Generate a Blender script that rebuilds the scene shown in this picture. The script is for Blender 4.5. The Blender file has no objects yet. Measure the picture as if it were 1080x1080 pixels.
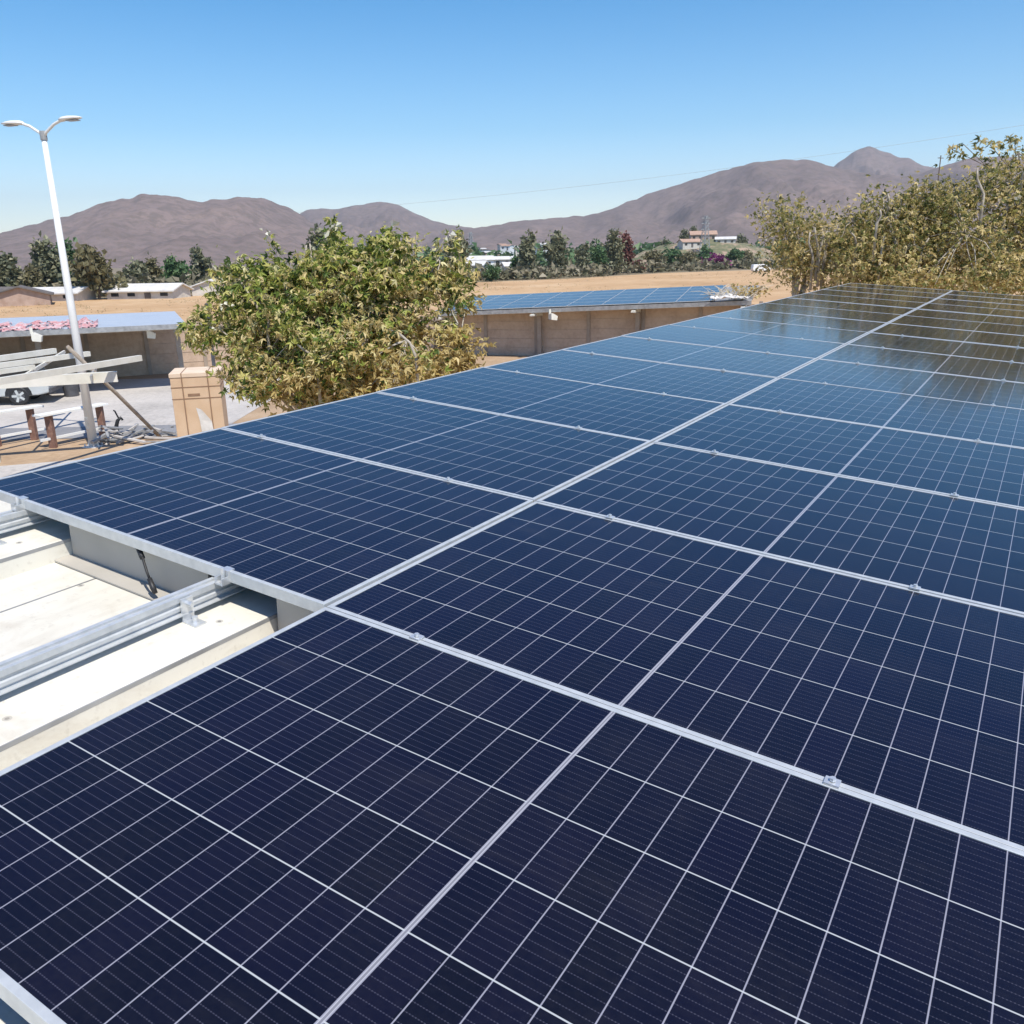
import bpy, bmesh, math, random
import numpy as np
from mathutils import Vector, Matrix, noise
R = math.radians
sc = bpy.context.scene
C = sc.collection

# ---------------------------------------------------------------- camera
F, HC = 900.52, 5.0
M = Matrix(((0.99981, -0.01955, 0.0), (-0.00560, -0.28609, 0.95818), (-0.01873, -0.95800, -0.28614)))
M = M.to_quaternion().to_matrix()
EYE = Vector((0, 0, HC))
cam = bpy.data.cameras.new("camera")
cam.sensor_width = 36.0
cam.lens = 36.0 * F / 1080.0
cam.clip_start, cam.clip_end = 0.05, 60000
camo = bpy.data.objects.new("camera", cam)
C.objects.link(camo)
cm = Matrix((M.col[0], -M.col[1], -M.col[2])).transposed().to_4x4()
cm.translation = EYE
camo.matrix_world = cm
sc.camera = camo

# ---------------------------------------------------------------- sky, sun, exposure
SUN_AZ, SUN_EL = R(150), R(60)          # azimuth clockwise from +Y
w = bpy.data.worlds.new("World")
sc.world = w
w.use_nodes = True
nt = w.node_tree
bg = nt.nodes["Background"]
sky = nt.nodes.new("ShaderNodeTexSky")
sky.sky_type = 'NISHITA'
sky.sun_disc = False
sky.sun_elevation = SUN_EL
sky.sun_rotation = SUN_AZ
sky.altitude = 300
sky.air_density = 1.15
sky.dust_density = 0.25
sky.ozone_density = 3.0
hs = nt.nodes.new("ShaderNodeHueSaturation")
hs.inputs["Saturation"].default_value = 1.05
nt.links.new(sky.outputs[0], hs.inputs["Color"])
tcw = nt.nodes.new("ShaderNodeTexCoord"); sxw = nt.nodes.new("ShaderNodeSeparateXYZ")
rw = nt.nodes.new("ShaderNodeValToRGB"); mw_ = nt.nodes.new("ShaderNodeMix"); mw_.data_type = 'RGBA'; mw_.blend_type = 'MULTIPLY'; mw_.inputs[0].default_value = 1.0
el = rw.color_ramp.elements                       # clear dry air: pale band low down, deep blue above
while len(el) < 6: el.new(0.5)
for k, (p_, c_) in enumerate(((0.0, (1.04, 0.99, 1.00)), (0.06, (0.88, 0.92, 0.99)), (0.13, (0.50, 0.71, 0.82)), (0.26, (0.170, 0.53, 0.72)), (0.5, (0.055, 0.345, 0.68)), (0.9, (0.38, 0.46, 0.55)))):
    el[k].position = p_; el[k].color = (*c_, 1)
nt.links.new(tcw.outputs["Generated"], sxw.inputs[0]); nt.links.new(sxw.outputs[2], rw.inputs[0])
nt.links.new(hs.outputs[0], mw_.inputs[6]); nt.links.new(rw.outputs[0], mw_.inputs[7])
nt.links.new(mw_.outputs[2], bg.inputs[0])
bg.inputs[1].default_value = 0.15
sl = bpy.data.lights.new("sun", 'SUN')
sl.energy = 4.0
sl.angle = R(0.53)
sl.color = (1.0, 0.95, 0.86)
so = bpy.data.objects.new("sun", sl)
C.objects.link(so)
sdir = Vector((math.sin(SUN_AZ) * math.cos(SUN_EL), math.cos(SUN_AZ) * math.cos(SUN_EL), math.sin(SUN_EL)))
so.rotation_euler = (-sdir).to_track_quat('-Z', 'Y').to_euler()
so.location = (0, 0, 60)
sc.view_settings.view_transform = 'Standard'
sc.view_settings.look = 'None'
sc.view_settings.gamma = 1.0
sc.view_settings.exposure = 0.58
sc.render.engine = 'CYCLES'
sc.cycles.max_bounces = 8
sc.cycles.volume_bounces = 0
sc.cycles.transparent_max_bounces = 16

# ---------------------------------------------------------------- measuring helpers
def ray(x, y):
    return M @ Vector(((x - 540) / F, (y - 540) / F, 1.0))
def ground(x, y, z=0.0):
    d = ray(x, y); return EYE + d * ((z - HC) / d.z)
def at(x, y, Y):
    d = ray(x, y); return EYE + d * (Y / d.y)

# plane of the panels: B along a row, A away from the viewer, N up
BX = Vector((0.8457, -0.5283, -0.0755)); AX = Vector((0.5302, 0.8478, 0.0115)); NX = Vector((0.0590, -0.0498, 0.9970))
AX.normalize(); BX = (BX - AX * BX.dot(AX)).normalized(); NX = BX.cross(AX)
O0 = Vector((-0.523, 2.191, 4.086))
PM = Matrix((BX, AX, NX)).transposed().to_4x4(); PM.translation = O0
HB, PA = 0.8878, 1.154
def PL(b, a, n=0.0):
    return PM @ Vector((b, a, n))

# ---------------------------------------------------------------- material helpers
def mat(name):
    m = bpy.data.materials.new(name); m.use_nodes = True
    return m, m.node_tree, m.node_tree.nodes["Principled BSDF"]
def setc(p, col, rough=0.6, metal=0.0, spec=0.5):
    p.inputs["Base Color"].default_value = (*col, 1)
    p.inputs["Roughness"].default_value = rough
    p.inputs["Metallic"].default_value = metal
    p.inputs["Specular IOR Level"].default_value = spec
def nz(t, scale, detail=4, rough=0.55, coord='Object', dist=0.0, stretch=None):
    tc = t.nodes.new("ShaderNodeTexCoord"); n = t.nodes.new("ShaderNodeTexNoise")
    n.inputs["Scale"].default_value = scale; n.inputs["Detail"].default_value = detail
    n.inputs["Roughness"].default_value = rough; n.inputs["Distortion"].default_value = dist
    if stretch:
        mp = t.nodes.new("ShaderNodeMapping"); mp.inputs["Scale"].default_value = stretch
        t.links.new(tc.outputs[coord], mp.inputs[0]); t.links.new(mp.outputs[0], n.inputs["Vector"])
    else:
        t.links.new(tc.outputs[coord], n.inputs["Vector"])
    return n.outputs["Fac"]
def ramp(t, fac, stops):
    r = t.nodes.new("ShaderNodeValToRGB"); e = r.color_ramp.elements
    while len(e) < len(stops): e.new(0.5)
    for k, (p, c) in enumerate(stops):
        e[k].position = p; e[k].color = (*c, 1)
    t.links.new(fac, r.inputs[0]); return r.outputs[0]
def mix(t, fac, a, b, mode='MIX'):
    n = t.nodes.new("ShaderNodeMix"); n.data_type = 'RGBA'; n.blend_type = mode
    for k, v in ((0, fac), (6, a), (7, b)):
        if hasattr(v, 'links'): t.links.new(v, n.inputs[k])
        elif k == 0: n.inputs[0].default_value = v
        else: n.inputs[k].default_value = (*v, 1)
    return n.outputs[2]
def mth(t, op, a, b=None, c=None):
    n = t.nodes.new("ShaderNodeMath"); n.operation = op
    for k, v in enumerate((a, b, c)):
        if v is None: continue
        if hasattr(v, 'links'): t.links.new(v, n.inputs[k])
        else: n.inputs[k].default_value = v
    return n.outputs[0]
def bump(t, p, h, strength=0.3, dist=0.02):
    b = t.nodes.new("ShaderNodeBump"); b.inputs["Strength"].default_value = strength; b.inputs["Distance"].default_value = dist
    t.links.new(h, b.inputs["Height"]); t.links.new(b.outputs[0], p.inputs["Normal"])
def noisy(name, stops, scale=3.0, rough=0.7, metal=0.0, bumps=0.0, detail=5, spec=0.4, stretch=None, fine=None):
    m, t, p = mat(name); setc(p, stops[0][1], rough, metal, spec)
    f = nz(t, scale, detail, stretch=stretch)
    if fine:
        f2 = nz(t, fine, 3); f = mth(t, 'ADD', mth(t, 'MULTIPLY', f, 0.6), mth(t, 'MULTIPLY', f2, 0.4))
    t.links.new(ramp(t, f, stops), p.inputs["Base Color"])
    if bumps: bump(t, p, f, bumps)
    return m

MT = {}
MT['alu'] = noisy("brushed aluminium", [(0.3, (0.47, 0.49, 0.50)), (0.7, (0.60, 0.615, 0.62))], 24, 0.40, 0.35, detail=7)
MT['clamp'] = noisy("bright clamp metal", [(0.3, (0.58, 0.60, 0.61)), (0.7, (0.72, 0.73, 0.74))], 60, 0.3, 0.6)
MT['cream'] = noisy("cream painted steel", [(0.25, (0.57, 0.545, 0.47)), (0.5, (0.66, 0.635, 0.56)), (0.75, (0.72, 0.69, 0.62))], 2.2, 0.5)
MT['white'] = noisy("white paint", [(0.3, (0.68, 0.68, 0.66)), (0.7, (0.78, 0.78, 0.76))], 1.5, 0.45)
MT['black'] = noisy("black rubber", [(0.3, (0.012, 0.012, 0.014)), (0.7, (0.03, 0.03, 0.032))], 20, 0.5)
MT['dark'] = noisy("dark grey metal", [(0.3, (0.05, 0.05, 0.055)), (0.7, (0.10, 0.10, 0.11))], 5, 0.5)
MT['grey'] = noisy("galvanised grey", [(0.3, (0.26, 0.26, 0.26)), (0.7, (0.42, 0.42, 0.42))], 6, 0.5, 0.3)
MT['red'] = noisy("red oxide primer", [(0.3, (0.16, 0.085, 0.065)), (0.55, (0.22, 0.12, 0.09)), (0.7, (0.30, 0.18, 0.13))], 9, 0.7)
MT['prop'] = noisy("weathered timber", [(0.3, (0.22, 0.18, 0.14)), (0.7, (0.36, 0.31, 0.26))], 8, 0.8)
MT['bark'] = noisy("bark", [(0.3, (0.13, 0.10, 0.075)), (0.7, (0.30, 0.25, 0.19))], 9, 0.9, bumps=0.4)
MT['palebark'] = noisy("pale bark", [(0.3, (0.26, 0.22, 0.17)), (0.7, (0.50, 0.45, 0.38))], 9, 0.9)
MT['farbark'] = noisy("far bark", [(0.3, (0.08, 0.065, 0.05)), (0.7, (0.15, 0.12, 0.10))], 2, 0.9)
MT['glass'] = noisy("window glass", [(0.3, (0.02, 0.025, 0.03)), (0.7, (0.04, 0.045, 0.05))], 2, 0.1)
MT['stucco'] = noisy("pale stucco", [(0.3, (0.46, 0.43, 0.38)), (0.7, (0.60, 0.57, 0.52))], 1.2, 0.85)
MT['brickwall'] = noisy("pinkish block", [(0.3, (0.32, 0.22, 0.17)), (0.7, (0.44, 0.33, 0.27))], 1.2, 0.85)
MT['tinroof'] = noisy("pale tin roof", [(0.3, (0.52, 0.50, 0.47)), (0.7, (0.72, 0.70, 0.67))], 0.8, 0.5)
MT['darkroof'] = noisy("dark eave", [(0.3, (0.09, 0.08, 0.075)), (0.7, (0.15, 0.13, 0.12))], 1, 0.8)
MT['tile'] = noisy("terracotta tile", [(0.3, (0.34, 0.22, 0.16)), (0.7, (0.44, 0.30, 0.23))], 1, 0.8)
MT['card'] = noisy("cardboard", [(0.2, (0.50, 0.34, 0.22)), (0.5, (0.58, 0.41, 0.27)), (0.8, (0.64, 0.47, 0.33))], 1.8, 0.85)
MT['cardtop'] = noisy("pale cardboard lid", [(0.3, (0.60, 0.46, 0.34)), (0.7, (0.70, 0.56, 0.43))], 2, 0.85)
MT['strap'] = noisy("brown strap", [(0.3, (0.22, 0.13, 0.08)), (0.7, (0.30, 0.19, 0.12))], 6, 0.6)
MT['paper'] = noisy("white paper", [(0.3, (0.50, 0.47, 0.43)), (0.7, (0.66, 0.63, 0.60))], 6, 0.8)
MT['pink'] = noisy("pinkish red mesh", [(0.3, (0.46, 0.17, 0.17)), (0.5, (0.54, 0.29, 0.29)), (0.62, (0.58, 0.48, 0.48))], 2.5, 0.7)
MT['silver'] = noisy("silver car paint", [(0.3, (0.50, 0.53, 0.53)), (0.7, (0.58, 0.60, 0.60))], 1, 0.3, 0.35)
MT['whitecar'] = noisy("white van paint", [(0.3, (0.74, 0.74, 0.74)), (0.7, (0.82, 0.82, 0.82))], 1, 0.3)
MT['concrete'] = noisy("pale concrete", [(0.30, (0.27, 0.25, 0.23)), (0.45, (0.42, 0.39, 0.36)), (0.55, (0.48, 0.445, 0.41)), (0.7, (0.57, 0.53, 0.49))], 0.35, 0.85, fine=6)
MT['asphalt'] = noisy("grey asphalt", [(0.3, (0.17, 0.17, 0.18)), (0.7, (0.26, 0.26, 0.27))], 0.8, 0.9, fine=9)
MT['dirt'] = noisy("tan dirt", [(0.25, (0.25, 0.165, 0.10)), (0.5, (0.38, 0.265, 0.165)), (0.75, (0.48, 0.36, 0.25))], 0.6, 0.95, fine=5, bumps=0.3)
MT['field'] = noisy("dry field", [(0.30, (0.30, 0.185, 0.095)), (0.42, (0.42, 0.26, 0.13)), (0.55, (0.50, 0.33, 0.18)), (0.70, (0.58, 0.42, 0.26))], 0.05, 0.95, detail=8, fine=0.45)
MT['plain'] = noisy("scrub plain", [(0.25, (0.10, 0.09, 0.055)), (0.5, (0.20, 0.16, 0.10)), (0.75, (0.32, 0.25, 0.17))], 0.006, 0.95, fine=0.05)
MT['terrace'] = noisy("terraced cut earth", [(0.36, (0.10, 0.115, 0.06)), (0.48, (0.17, 0.16, 0.09)), (0.54, (0.32, 0.235, 0.17)), (0.64, (0.38, 0.28, 0.20)), (0.72, (0.13, 0.13, 0.075))], 0.09, 0.95, fine=0.5)

# solar cells: grid of half cells printed under the glass (object coordinates in metres)
PW, PD = 2 * HB - 0.010, PA - 0.005
def cell_material():
    m, t, p = mat("solar cells under glass")
    tc = t.nodes.new("ShaderNodeTexCoord"); sp = t.nodes.new("ShaderNodeSeparateXYZ")
    t.links.new(tc.outputs["Object"], sp.inputs[0])
    X, Y = sp.outputs[0], sp.outputs[1]
    edge, gap = 0.022, 0.0090
    pb = (PW / 2 - edge - gap / 2) / 11.0
    pa = (PD - 2 * 0.022) / 6.0
    xs = mth(t, 'ABSOLUTE', mth(t, 'SUBTRACT', X, PW / 2))
    u = mth(t, 'DIVIDE', mth(t, 'SUBTRACT', xs, gap / 2), pb)
    v = mth(t, 'DIVIDE', mth(t, 'SUBTRACT', Y, 0.022), pa)
    def line(c, pitch, half):          # 1 on the gap between two cells
        f = mth(t, 'FRACT', mth(t, 'ADD', c, 0.5))
        d = mth(t, 'MULTIPLY', mth(t, 'ABSOLUTE', mth(t, 'SUBTRACT', f, 0.5)), pitch)
        mr = t.nodes.new("ShaderNodeMapRange"); mr.interpolation_type = 'SMOOTHSTEP'
        mr.inputs[1].default_value = half + 0.0005; mr.inputs[2].default_value = half - 0.0005
        t.links.new(d, mr.inputs[0]); return mr.outputs[0]
    la = mth(t, 'MULTIPLY', line(u, pb, 0.0011), mth(t, 'LESS_THAN', u, 10.5))
    lb = mth(t, 'MULTIPLY', line(v, pa, 0.0014), mth(t, 'MULTIPLY', mth(t, 'GREATER_THAN', v, 0.5), mth(t, 'LESS_THAN', v, 5.5)))
    mid = mth(t, 'LESS_THAN', xs, gap / 2 - 0.001)
    core = mth(t, 'LESS_THAN', xs, 0.0020)
    # bus bars run along the row, ten per cell, dotted by solder pads
    bf = mth(t, 'FRACT', mth(t, 'ADD', mth(t, 'MULTIPLY', v, 10.0), 0.5))
    bd = mth(t, 'ABSOLUTE', mth(t, 'SUBTRACT', bf, 0.5))
    bus = mth(t, 'LESS_THAN', mth(t, 'MULTIPLY', bd, pa / 10), 0.0006)
    df = mth(t, 'FRACT', mth(t, 'MULTIPLY', u, 15.0))
    pad = mth(t, 'MULTIPLY', mth(t, 'LESS_THAN', df, 0.4), mth(t, 'LESS_THAN', mth(t, 'MULTIPLY', bd, pa / 10), 0.0011))
    # tone of each cell
    cv = t.nodes.new("ShaderNodeCombineXYZ")
    t.links.new(mth(t, 'FLOOR', mth(t, 'DIVIDE', mth(t, 'SUBTRACT', X, PW / 2), pb)), cv.inputs[0]); t.links.new(mth(t, 'FLOOR', v), cv.inputs[1])
    oi = t.nodes.new("ShaderNodeObjectInfo"); t.links.new(mth(t, 'MULTIPLY', oi.outputs["Random"], 91.0), cv.inputs[2])
    wn = t.nodes.new("ShaderNodeTexWhiteNoise"); wn.noise_dimensions = '3D'; t.links.new(cv.outputs[0], wn.inputs[0])
    cell = ramp(t, wn.outputs[0], [(0.0, (0.0022, 0.0028, 0.0090)), (0.5, (0.0028, 0.0033, 0.0115)), (1.0, (0.0038, 0.0038, 0.0140))])
    cell = mix(t, mth(t, 'MULTIPLY', bus, 0.22), cell, (0.075, 0.075, 0.11))
    cell = mix(t, mth(t, 'MULTIPLY', pad, 0.30), cell, (0.10, 0.10, 0.14))
    col = mix(t, mth(t, 'MULTIPLY', la, 0.8), cell, (0.32, 0.32, 0.38))
    col = mix(t, mth(t, 'MULTIPLY', lb, 0.92), col, (0.43, 0.45, 0.46))
    col = mix(t, mid, col, (0.38, 0.38, 0.41))
    col = mix(t, mth(t, 'MULTIPLY', core, 0.7), col, (0.10, 0.10, 0.13))
    # faint dust on the glass
    dust = nz(t, 3.0, 6, 0.6); dust2 = nz(t, 90.0, 2, 0.5)
    df = mth(t, 'MULTIPLY', mth(t, 'POWER', dust, 2.0), mth(t, 'MULTIPLY', dust2, 0.06))
    col = mix(t, df, col, (0.34, 0.30, 0.26))
    vo = t.nodes.new("ShaderNodeTexVoronoi"); vo.inputs["Scale"].default_value = 1.1; vo.inputs["Randomness"].default_value = 1.0
    mp = t.nodes.new("ShaderNodeMapping"); mp.inputs["Scale"].default_value = (1.0, 1.9, 1.0)
    vx = t.nodes.new("ShaderNodeVectorMath"); vx.operation = 'ADD'; t.links.new(tc.outputs["Object"], vx.inputs[0])
    cx_ = t.nodes.new("ShaderNodeCombineXYZ"); t.links.new(mth(t, 'MULTIPLY', oi.outputs["Random"], 53.0), cx_.inputs[0]); t.links.new(mth(t, 'MULTIPLY', dust2, 0.012), cx_.inputs[1]); t.links.new(cx_.outputs[0], vx.inputs[1])
    t.links.new(vx.outputs[0], mp.inputs[0]); t.links.new(mp.outputs[0], vo.inputs["Vector"])
    spot = mth(t, 'MULTIPLY', mth(t, 'LESS_THAN', vo.outputs["Distance"], 0.017), 0.55)
    col = mix(t, spot, col, (0.34, 0.33, 0.30))
    smear = mth(t, 'MULTIPLY', mth(t, 'POWER', nz(t, 1.6, 5, 0.7, dist=1.5, stretch=(1, 3, 1)), 6.0), 0.30)
    col = mix(t, smear, col, (0.20, 0.18, 0.16))
    t.links.new(col, p.inputs["Base Color"])
    rr = mth(t, 'ADD', mth(t, 'MULTIPLY', dust, 0.13), 0.04)
    t.links.new(rr, p.inputs["Roughness"])
    p.inputs["IOR"].default_value = 1.42
    p.inputs["Specular Tint"].default_value = (0.66, 0.86, 1.0, 1)
    return m
MT['cells'] = cell_material()

def leafmat(name, stops, trans=0.3, rough=0.5, dry=None):
    m, t, p = mat(name)
    g = t.nodes.new("ShaderNodeNewGeometry")
    col = ramp(t, g.outputs["Random Per Island"], stops)
    if dry:                                        # withered leaves hang in patches, mostly low in the crown
        n = nz(t, 0.75, 3); tc = t.nodes.new("ShaderNodeTexCoord"); sx = t.nodes.new("ShaderNodeSeparateXYZ"); t.links.new(tc.outputs["Object"], sx.inputs[0])
        q = mth(t, 'SUBTRACT', mth(t, 'ADD', mth(t, 'MULTIPLY', n, 1.6), mth(t, 'MULTIPLY', sx.outputs[0], 0.10)), mth(t, 'MULTIPLY', sx.outputs[2], 0.20))
        wn = t.nodes.new("ShaderNodeMath"); wn.operation = 'FRACT'; t.links.new(mth(t, 'MULTIPLY', g.outputs["Random Per Island"], 17.31), wn.inputs[0])
        fac = mth(t, 'GREATER_THAN', mth(t, 'ADD', q, mth(t, 'MULTIPLY', mth(t, 'SUBTRACT', wn.outputs[0], 0.5), 0.8)), dry)
        col = mix(t, mth(t, 'MULTIPLY', fac, 0.85), col, ramp(t, wn.outputs[0], [(0.0, (0.33, 0.21, 0.07)), (0.5, (0.56, 0.41, 0.16)), (1.0, (0.72, 0.60, 0.32))]))
    t.links.new(col, p.inputs["Base Color"]); p.inputs["Roughness"].default_value = rough
    p.inputs["Specular IOR Level"].default_value = 0.35
    tr = t.nodes.new("ShaderNodeBsdfTranslucent"); t.links.new(col, tr.inputs[0])
    ms = t.nodes.new("ShaderNodeMixShader"); ms.inputs[0].default_value = trans
    t.links.new(p.outputs[0], ms.inputs[1]); t.links.new(tr.outputs[0], ms.inputs[2])
    t.links.new(ms.outputs[0], t.nodes["Material Output"].inputs[0])
    return m
MT['leaf_a'] = leafmat("broad yellow green leaves", [(0.0, (0.04, 0.07, 0.016)), (0.25, (0.12, 0.18, 0.035)), (0.5, (0.29, 0.34, 0.07)), (0.72, (0.46, 0.45, 0.12)), (0.88, (0.58, 0.53, 0.20)), (1.0, (0.70, 0.64, 0.36))], 0.36, 0.45, 0.09)
MT['leaf_b'] = leafmat("dusty olive brown leaves", [(0.0, (0.075, 0.092, 0.034)), (0.25, (0.218, 0.230, 0.075)), (0.5, (0.414, 0.368, 0.127)), (0.75, (0.598, 0.483, 0.196)), (1.0, (0.759, 0.621, 0.345))], 0.42, 0.5, -0.02)
MT['leaf_dark'] = leafmat("grey green far leaves", [(0.0, (0.103, 0.115, 0.069)), (0.5, (0.194, 0.201, 0.119)), (1.0, (0.319, 0.307, 0.194))], 0.3)
MT['leaf_olive'] = leafmat("olive far leaves", [(0.0, (0.101, 0.092, 0.044)), (0.5, (0.186, 0.169, 0.085)), (1.0, (0.288, 0.254, 0.144))], 0.3)
MT['leaf_green'] = leafmat("green far leaves", [(0.0, (0.049, 0.101, 0.039)), (0.5, (0.093, 0.171, 0.070)), (1.0, (0.171, 0.248, 0.109))], 0.3)
MT['leaf_red'] = leafmat("reddish far leaves", [(0.0, (0.121, 0.039, 0.033)), (0.5, (0.187, 0.072, 0.061)), (1.0, (0.242, 0.121, 0.094))], 0.25)
MT['leaf_magenta'] = leafmat("magenta blossom", [(0.0, (0.13, 0.03, 0.09)), (0.5, (0.24, 0.045, 0.16)), (1.0, (0.36, 0.10, 0.24))], 0.2)
MT['leaf_scrub'] = leafmat("dusty field edge scrub", [(0.0, (0.10, 0.10, 0.055)), (0.5, (0.18, 0.165, 0.10)), (1.0, (0.29, 0.25, 0.17))], 0.25)
MT['leaf_weed'] = leafmat("straw coloured weeds", [(0.0, (0.20, 0.16, 0.08)), (0.5, (0.32, 0.25, 0.13)), (1.0, (0.46, 0.37, 0.22))], 0.25)
MT['flower'] = leafmat("white blossom", [(0.0, (0.62, 0.58, 0.42)), (1.0, (0.78, 0.76, 0.66))], 0.2)
MT['drytwig'] = noisy("dry pale twig", [(0.3, (0.42, 0.36, 0.28)), (0.7, (0.62, 0.56, 0.47))], 8, 0.9)

# ---------------------------------------------------------------- mesh helpers
class MB:
    def __init__(s): s.v, s.f = [], []
    def add(s, vs, fs):
        k = len(s.v); s.v += [tuple(p) for p in vs]; s.f += [tuple(i + k for i in q) for q in fs]
        return s
    def box(s, lo, hi, mtx=None):
        x0, y0, z0 = lo; x1, y1, z1 = hi
        vs = [Vector(p) for p in ((x0, y0, z0), (x1, y0, z0), (x1, y1, z0), (x0, y1, z0), (x0, y0, z1), (x1, y0, z1), (x1, y1, z1), (x0, y1, z1))]
        if mtx is not None: vs = [mtx @ p for p in vs]
        return s.add(vs, [(0, 3, 2, 1), (4, 5, 6, 7), (0, 1, 5, 4), (1, 2, 6, 5), (2, 3, 7, 6), (3, 0, 4, 7)])
    def bar(s, p, q, wd, ht, up=(0, 0, 1)):        # box bar from p to q
        p, q = Vector(p), Vector(q); d = (q - p); L = d.length; d.normalize()
        side = d.cross(Vector(up)).normalized(); u = side.cross(d)
        m = Matrix((d, side, u)).transposed().to_4x4(); m.translation = p
        return s.box((0, -wd / 2, -ht / 2), (L, wd / 2, ht / 2), m)
    def tube(s, pts, rad, n=8, cap=True):
        pts = [Vector(p) for p in pts]
        if not hasattr(rad, '__len__'): rad = [rad] * len(pts)
        k0 = len(s.v); prev = None
        for i, p in enumerate(pts):
            d = (pts[min(i + 1, len(pts) - 1)] - pts[max(i - 1, 0)])
            d = d.normalized() if d.length > 1e-9 else Vector((0, 0, 1))
            if prev is None:
                a = d.orthogonal().normalized()
            else:
                a = (prev - d * prev.dot(d)); a = a.normalized() if a.length > 1e-6 else d.orthogonal().normalized()
            prev = a; b = d.cross(a)
            for j in range(n):
                t = 2 * math.pi * j / n
                s.v.append(tuple(p + (a * math.cos(t) + b * math.sin(t)) * rad[i]))
        for i in range(len(pts) - 1):
            for j in range(n):
                s.f.append((k0 + i * n + j, k0 + i * n + (j + 1) % n, k0 + (i + 1) * n + (j + 1) % n, k0 + (i + 1) * n + j))
        if cap:
            s.f.append(tuple(k0 + j for j in reversed(range(n))))
            e = k0 + (len(pts) - 1) * n
            s.f.append(tuple(e + j for j in range(n)))
        return s
    def prism(s, prof, p, q, ax, ay):             # profile (2d) swept from p to q
        p, q = Vector(p), Vector(q); n = len(prof); vs = []
        for o in (p, q): vs += [o + Vector(ax) * a + Vector(ay) * b for a, b in prof]
        return s.add(vs, [tuple(reversed(range(n))), tuple(range(n, 2 * n))] + [(i, (i + 1) % n, n + (i + 1) % n, n + i) for i in range(n)])
    def build(s, name, m, parent=None, mw=None, smooth=False, bevel=0.0, fix=True):
        me = bpy.data.meshes.new(name); me.from_pydata(s.v, [], s.f); me.materials.append(MT[m] if isinstance(m, str) else m)
        if fix:
            b = bmesh.new(); b.from_mesh(me); bmesh.ops.recalc_face_normals(b, faces=b.faces); b.to_mesh(me); b.free()
        if smooth:
            for q in me.polygons: q.use_smooth = True
        o = bpy.data.objects.new(name, me); C.objects.link(o)
        if parent is not None: o.parent = parent
        if mw is not None: o.matrix_local = mw
        if bevel:
            md = o.modifiers.new("bevel", 'BEVEL'); md.width = bevel; md.segments = 2; md.limit_method = 'ANGLE'
        return o
def tag(o, label=None, cat=None, group=None, kind=None):
    if label: o['label'] = label
    if cat: o['category'] = cat
    if group: o['group'] = group
    if kind: o['kind'] = kind
    return o
def empty(name, loc=(0, 0, 0), rz=0.0, label=None, cat=None, group=None, mw=None):
    o = bpy.data.objects.new(name, None); C.objects.link(o); o.empty_display_size = 0.2
    if mw is not None: o.matrix_world = mw
    else: o.location = loc; o.rotation_euler = (0, 0, rz)
    return tag(o, label, cat, group)
def kids(o): return [c for c in C.objects if c.parent == o]
def copy_tree(root):
    r = root.copy(); C.objects.link(r)
    for ch in kids(root):
        c = ch.copy(); C.objects.link(c); c.parent = r
        for g in kids(ch):
            d = g.copy(); C.objects.link(d); d.parent = c
    return r
def ordinal(k):
    return ["first", "second", "third", "fourth", "fifth", "sixth", "seventh", "eighth", "ninth", "tenth", "eleventh", "twelfth", "thirteenth", "fourteenth", "fifteenth", "sixteenth"][k]

# ---------------------------------------------------------------- ground, field, hills
def sheet(name, pts, z, m, kind='structure'):
    o = MB().add([(p[0], p[1], z) for p in pts], [tuple(range(len(pts)))]).build(name, m, fix=False)
    if o.data.polygons[0].normal.z < 0: o.data.flip_normals()
    return tag(o, kind=kind)
sheet("ground", [(-9000, -200), (9000, -200), (9000, 9000), (-9000, 9000)], 0.0, 'plain')
sheet("yard_dirt", [(-60, -30), (60, -30), (60, 60), (-60, 60)], 0.004, 'dirt')
g = lambda x, y: ground(x, y)
sheet("concrete_slab", [(-60, 26.5), (-9, 26.5), (-9, 39), (-60, 39)], 0.012, 'concrete')
sheet("concrete_pad", [(-16, 19.5), (-10.3, 19.5), (-10.9, 22.6), (-16, 20.9)], 0.020, 'concrete')
sheet("asphalt_strip", [(-60, 24.9), (-7, 25.4), (-7, 27.3), (-60, 26.9)], 0.016, 'asphalt')
fx = [(-260, 38), (-60, 38), (60, 62), (360, 62), (360, 400)]
far = [(820, 284), (700, 288), (600, 294), (500, 298), (400, 302), (300, 306), (200, 311), (100, 315), (0, 319)]
sheet("dry_field", [(-95, 38), (-22, 38.6), (16, 56), (140, 70), (160, 290)] + [tuple(g(*p)[:2]) for p in far] + [(-130, 120)], 0.008, 'field')

def hill_material():
    m, t, p = mat("dry scrub hillside"); setc(p, (0.1, 0.1, 0.1), 0.95, 0, 0.1)
    f1 = nz(t, 0.0030, 8, 0.65); f2 = nz(t, 0.035, 6, 0.7); f3 = nz(t, 0.0009, 4, 0.5, stretch=(1, 1, 6))
    base = ramp(t, f1, [(0.30, (0.150, 0.114, 0.104)), (0.48, (0.200, 0.150, 0.136)), (0.62, (0.230, 0.170, 0.150)), (0.76, (0.29, 0.21, 0.170))])
    base = mix(t, mth(t, 'MULTIPLY', ramp(t, f2, [(0.44, (0, 0, 0)), (0.58, (1, 1, 1))]), 0.5), base, (0.092, 0.078, 0.060))
    base = mix(t, mth(t, 'MULTIPLY', ramp(t, f3, [(0.62, (0, 0, 0)), (0.70, (1, 1, 1))]), 0.30), base, (0.30, 0.215, 0.165))
    t.links.new(base, p.inputs["Base Color"])
    bump(t, p, f2, 0.4, 10.0)
    return m
MT['hill'] = hill_material()
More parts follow.
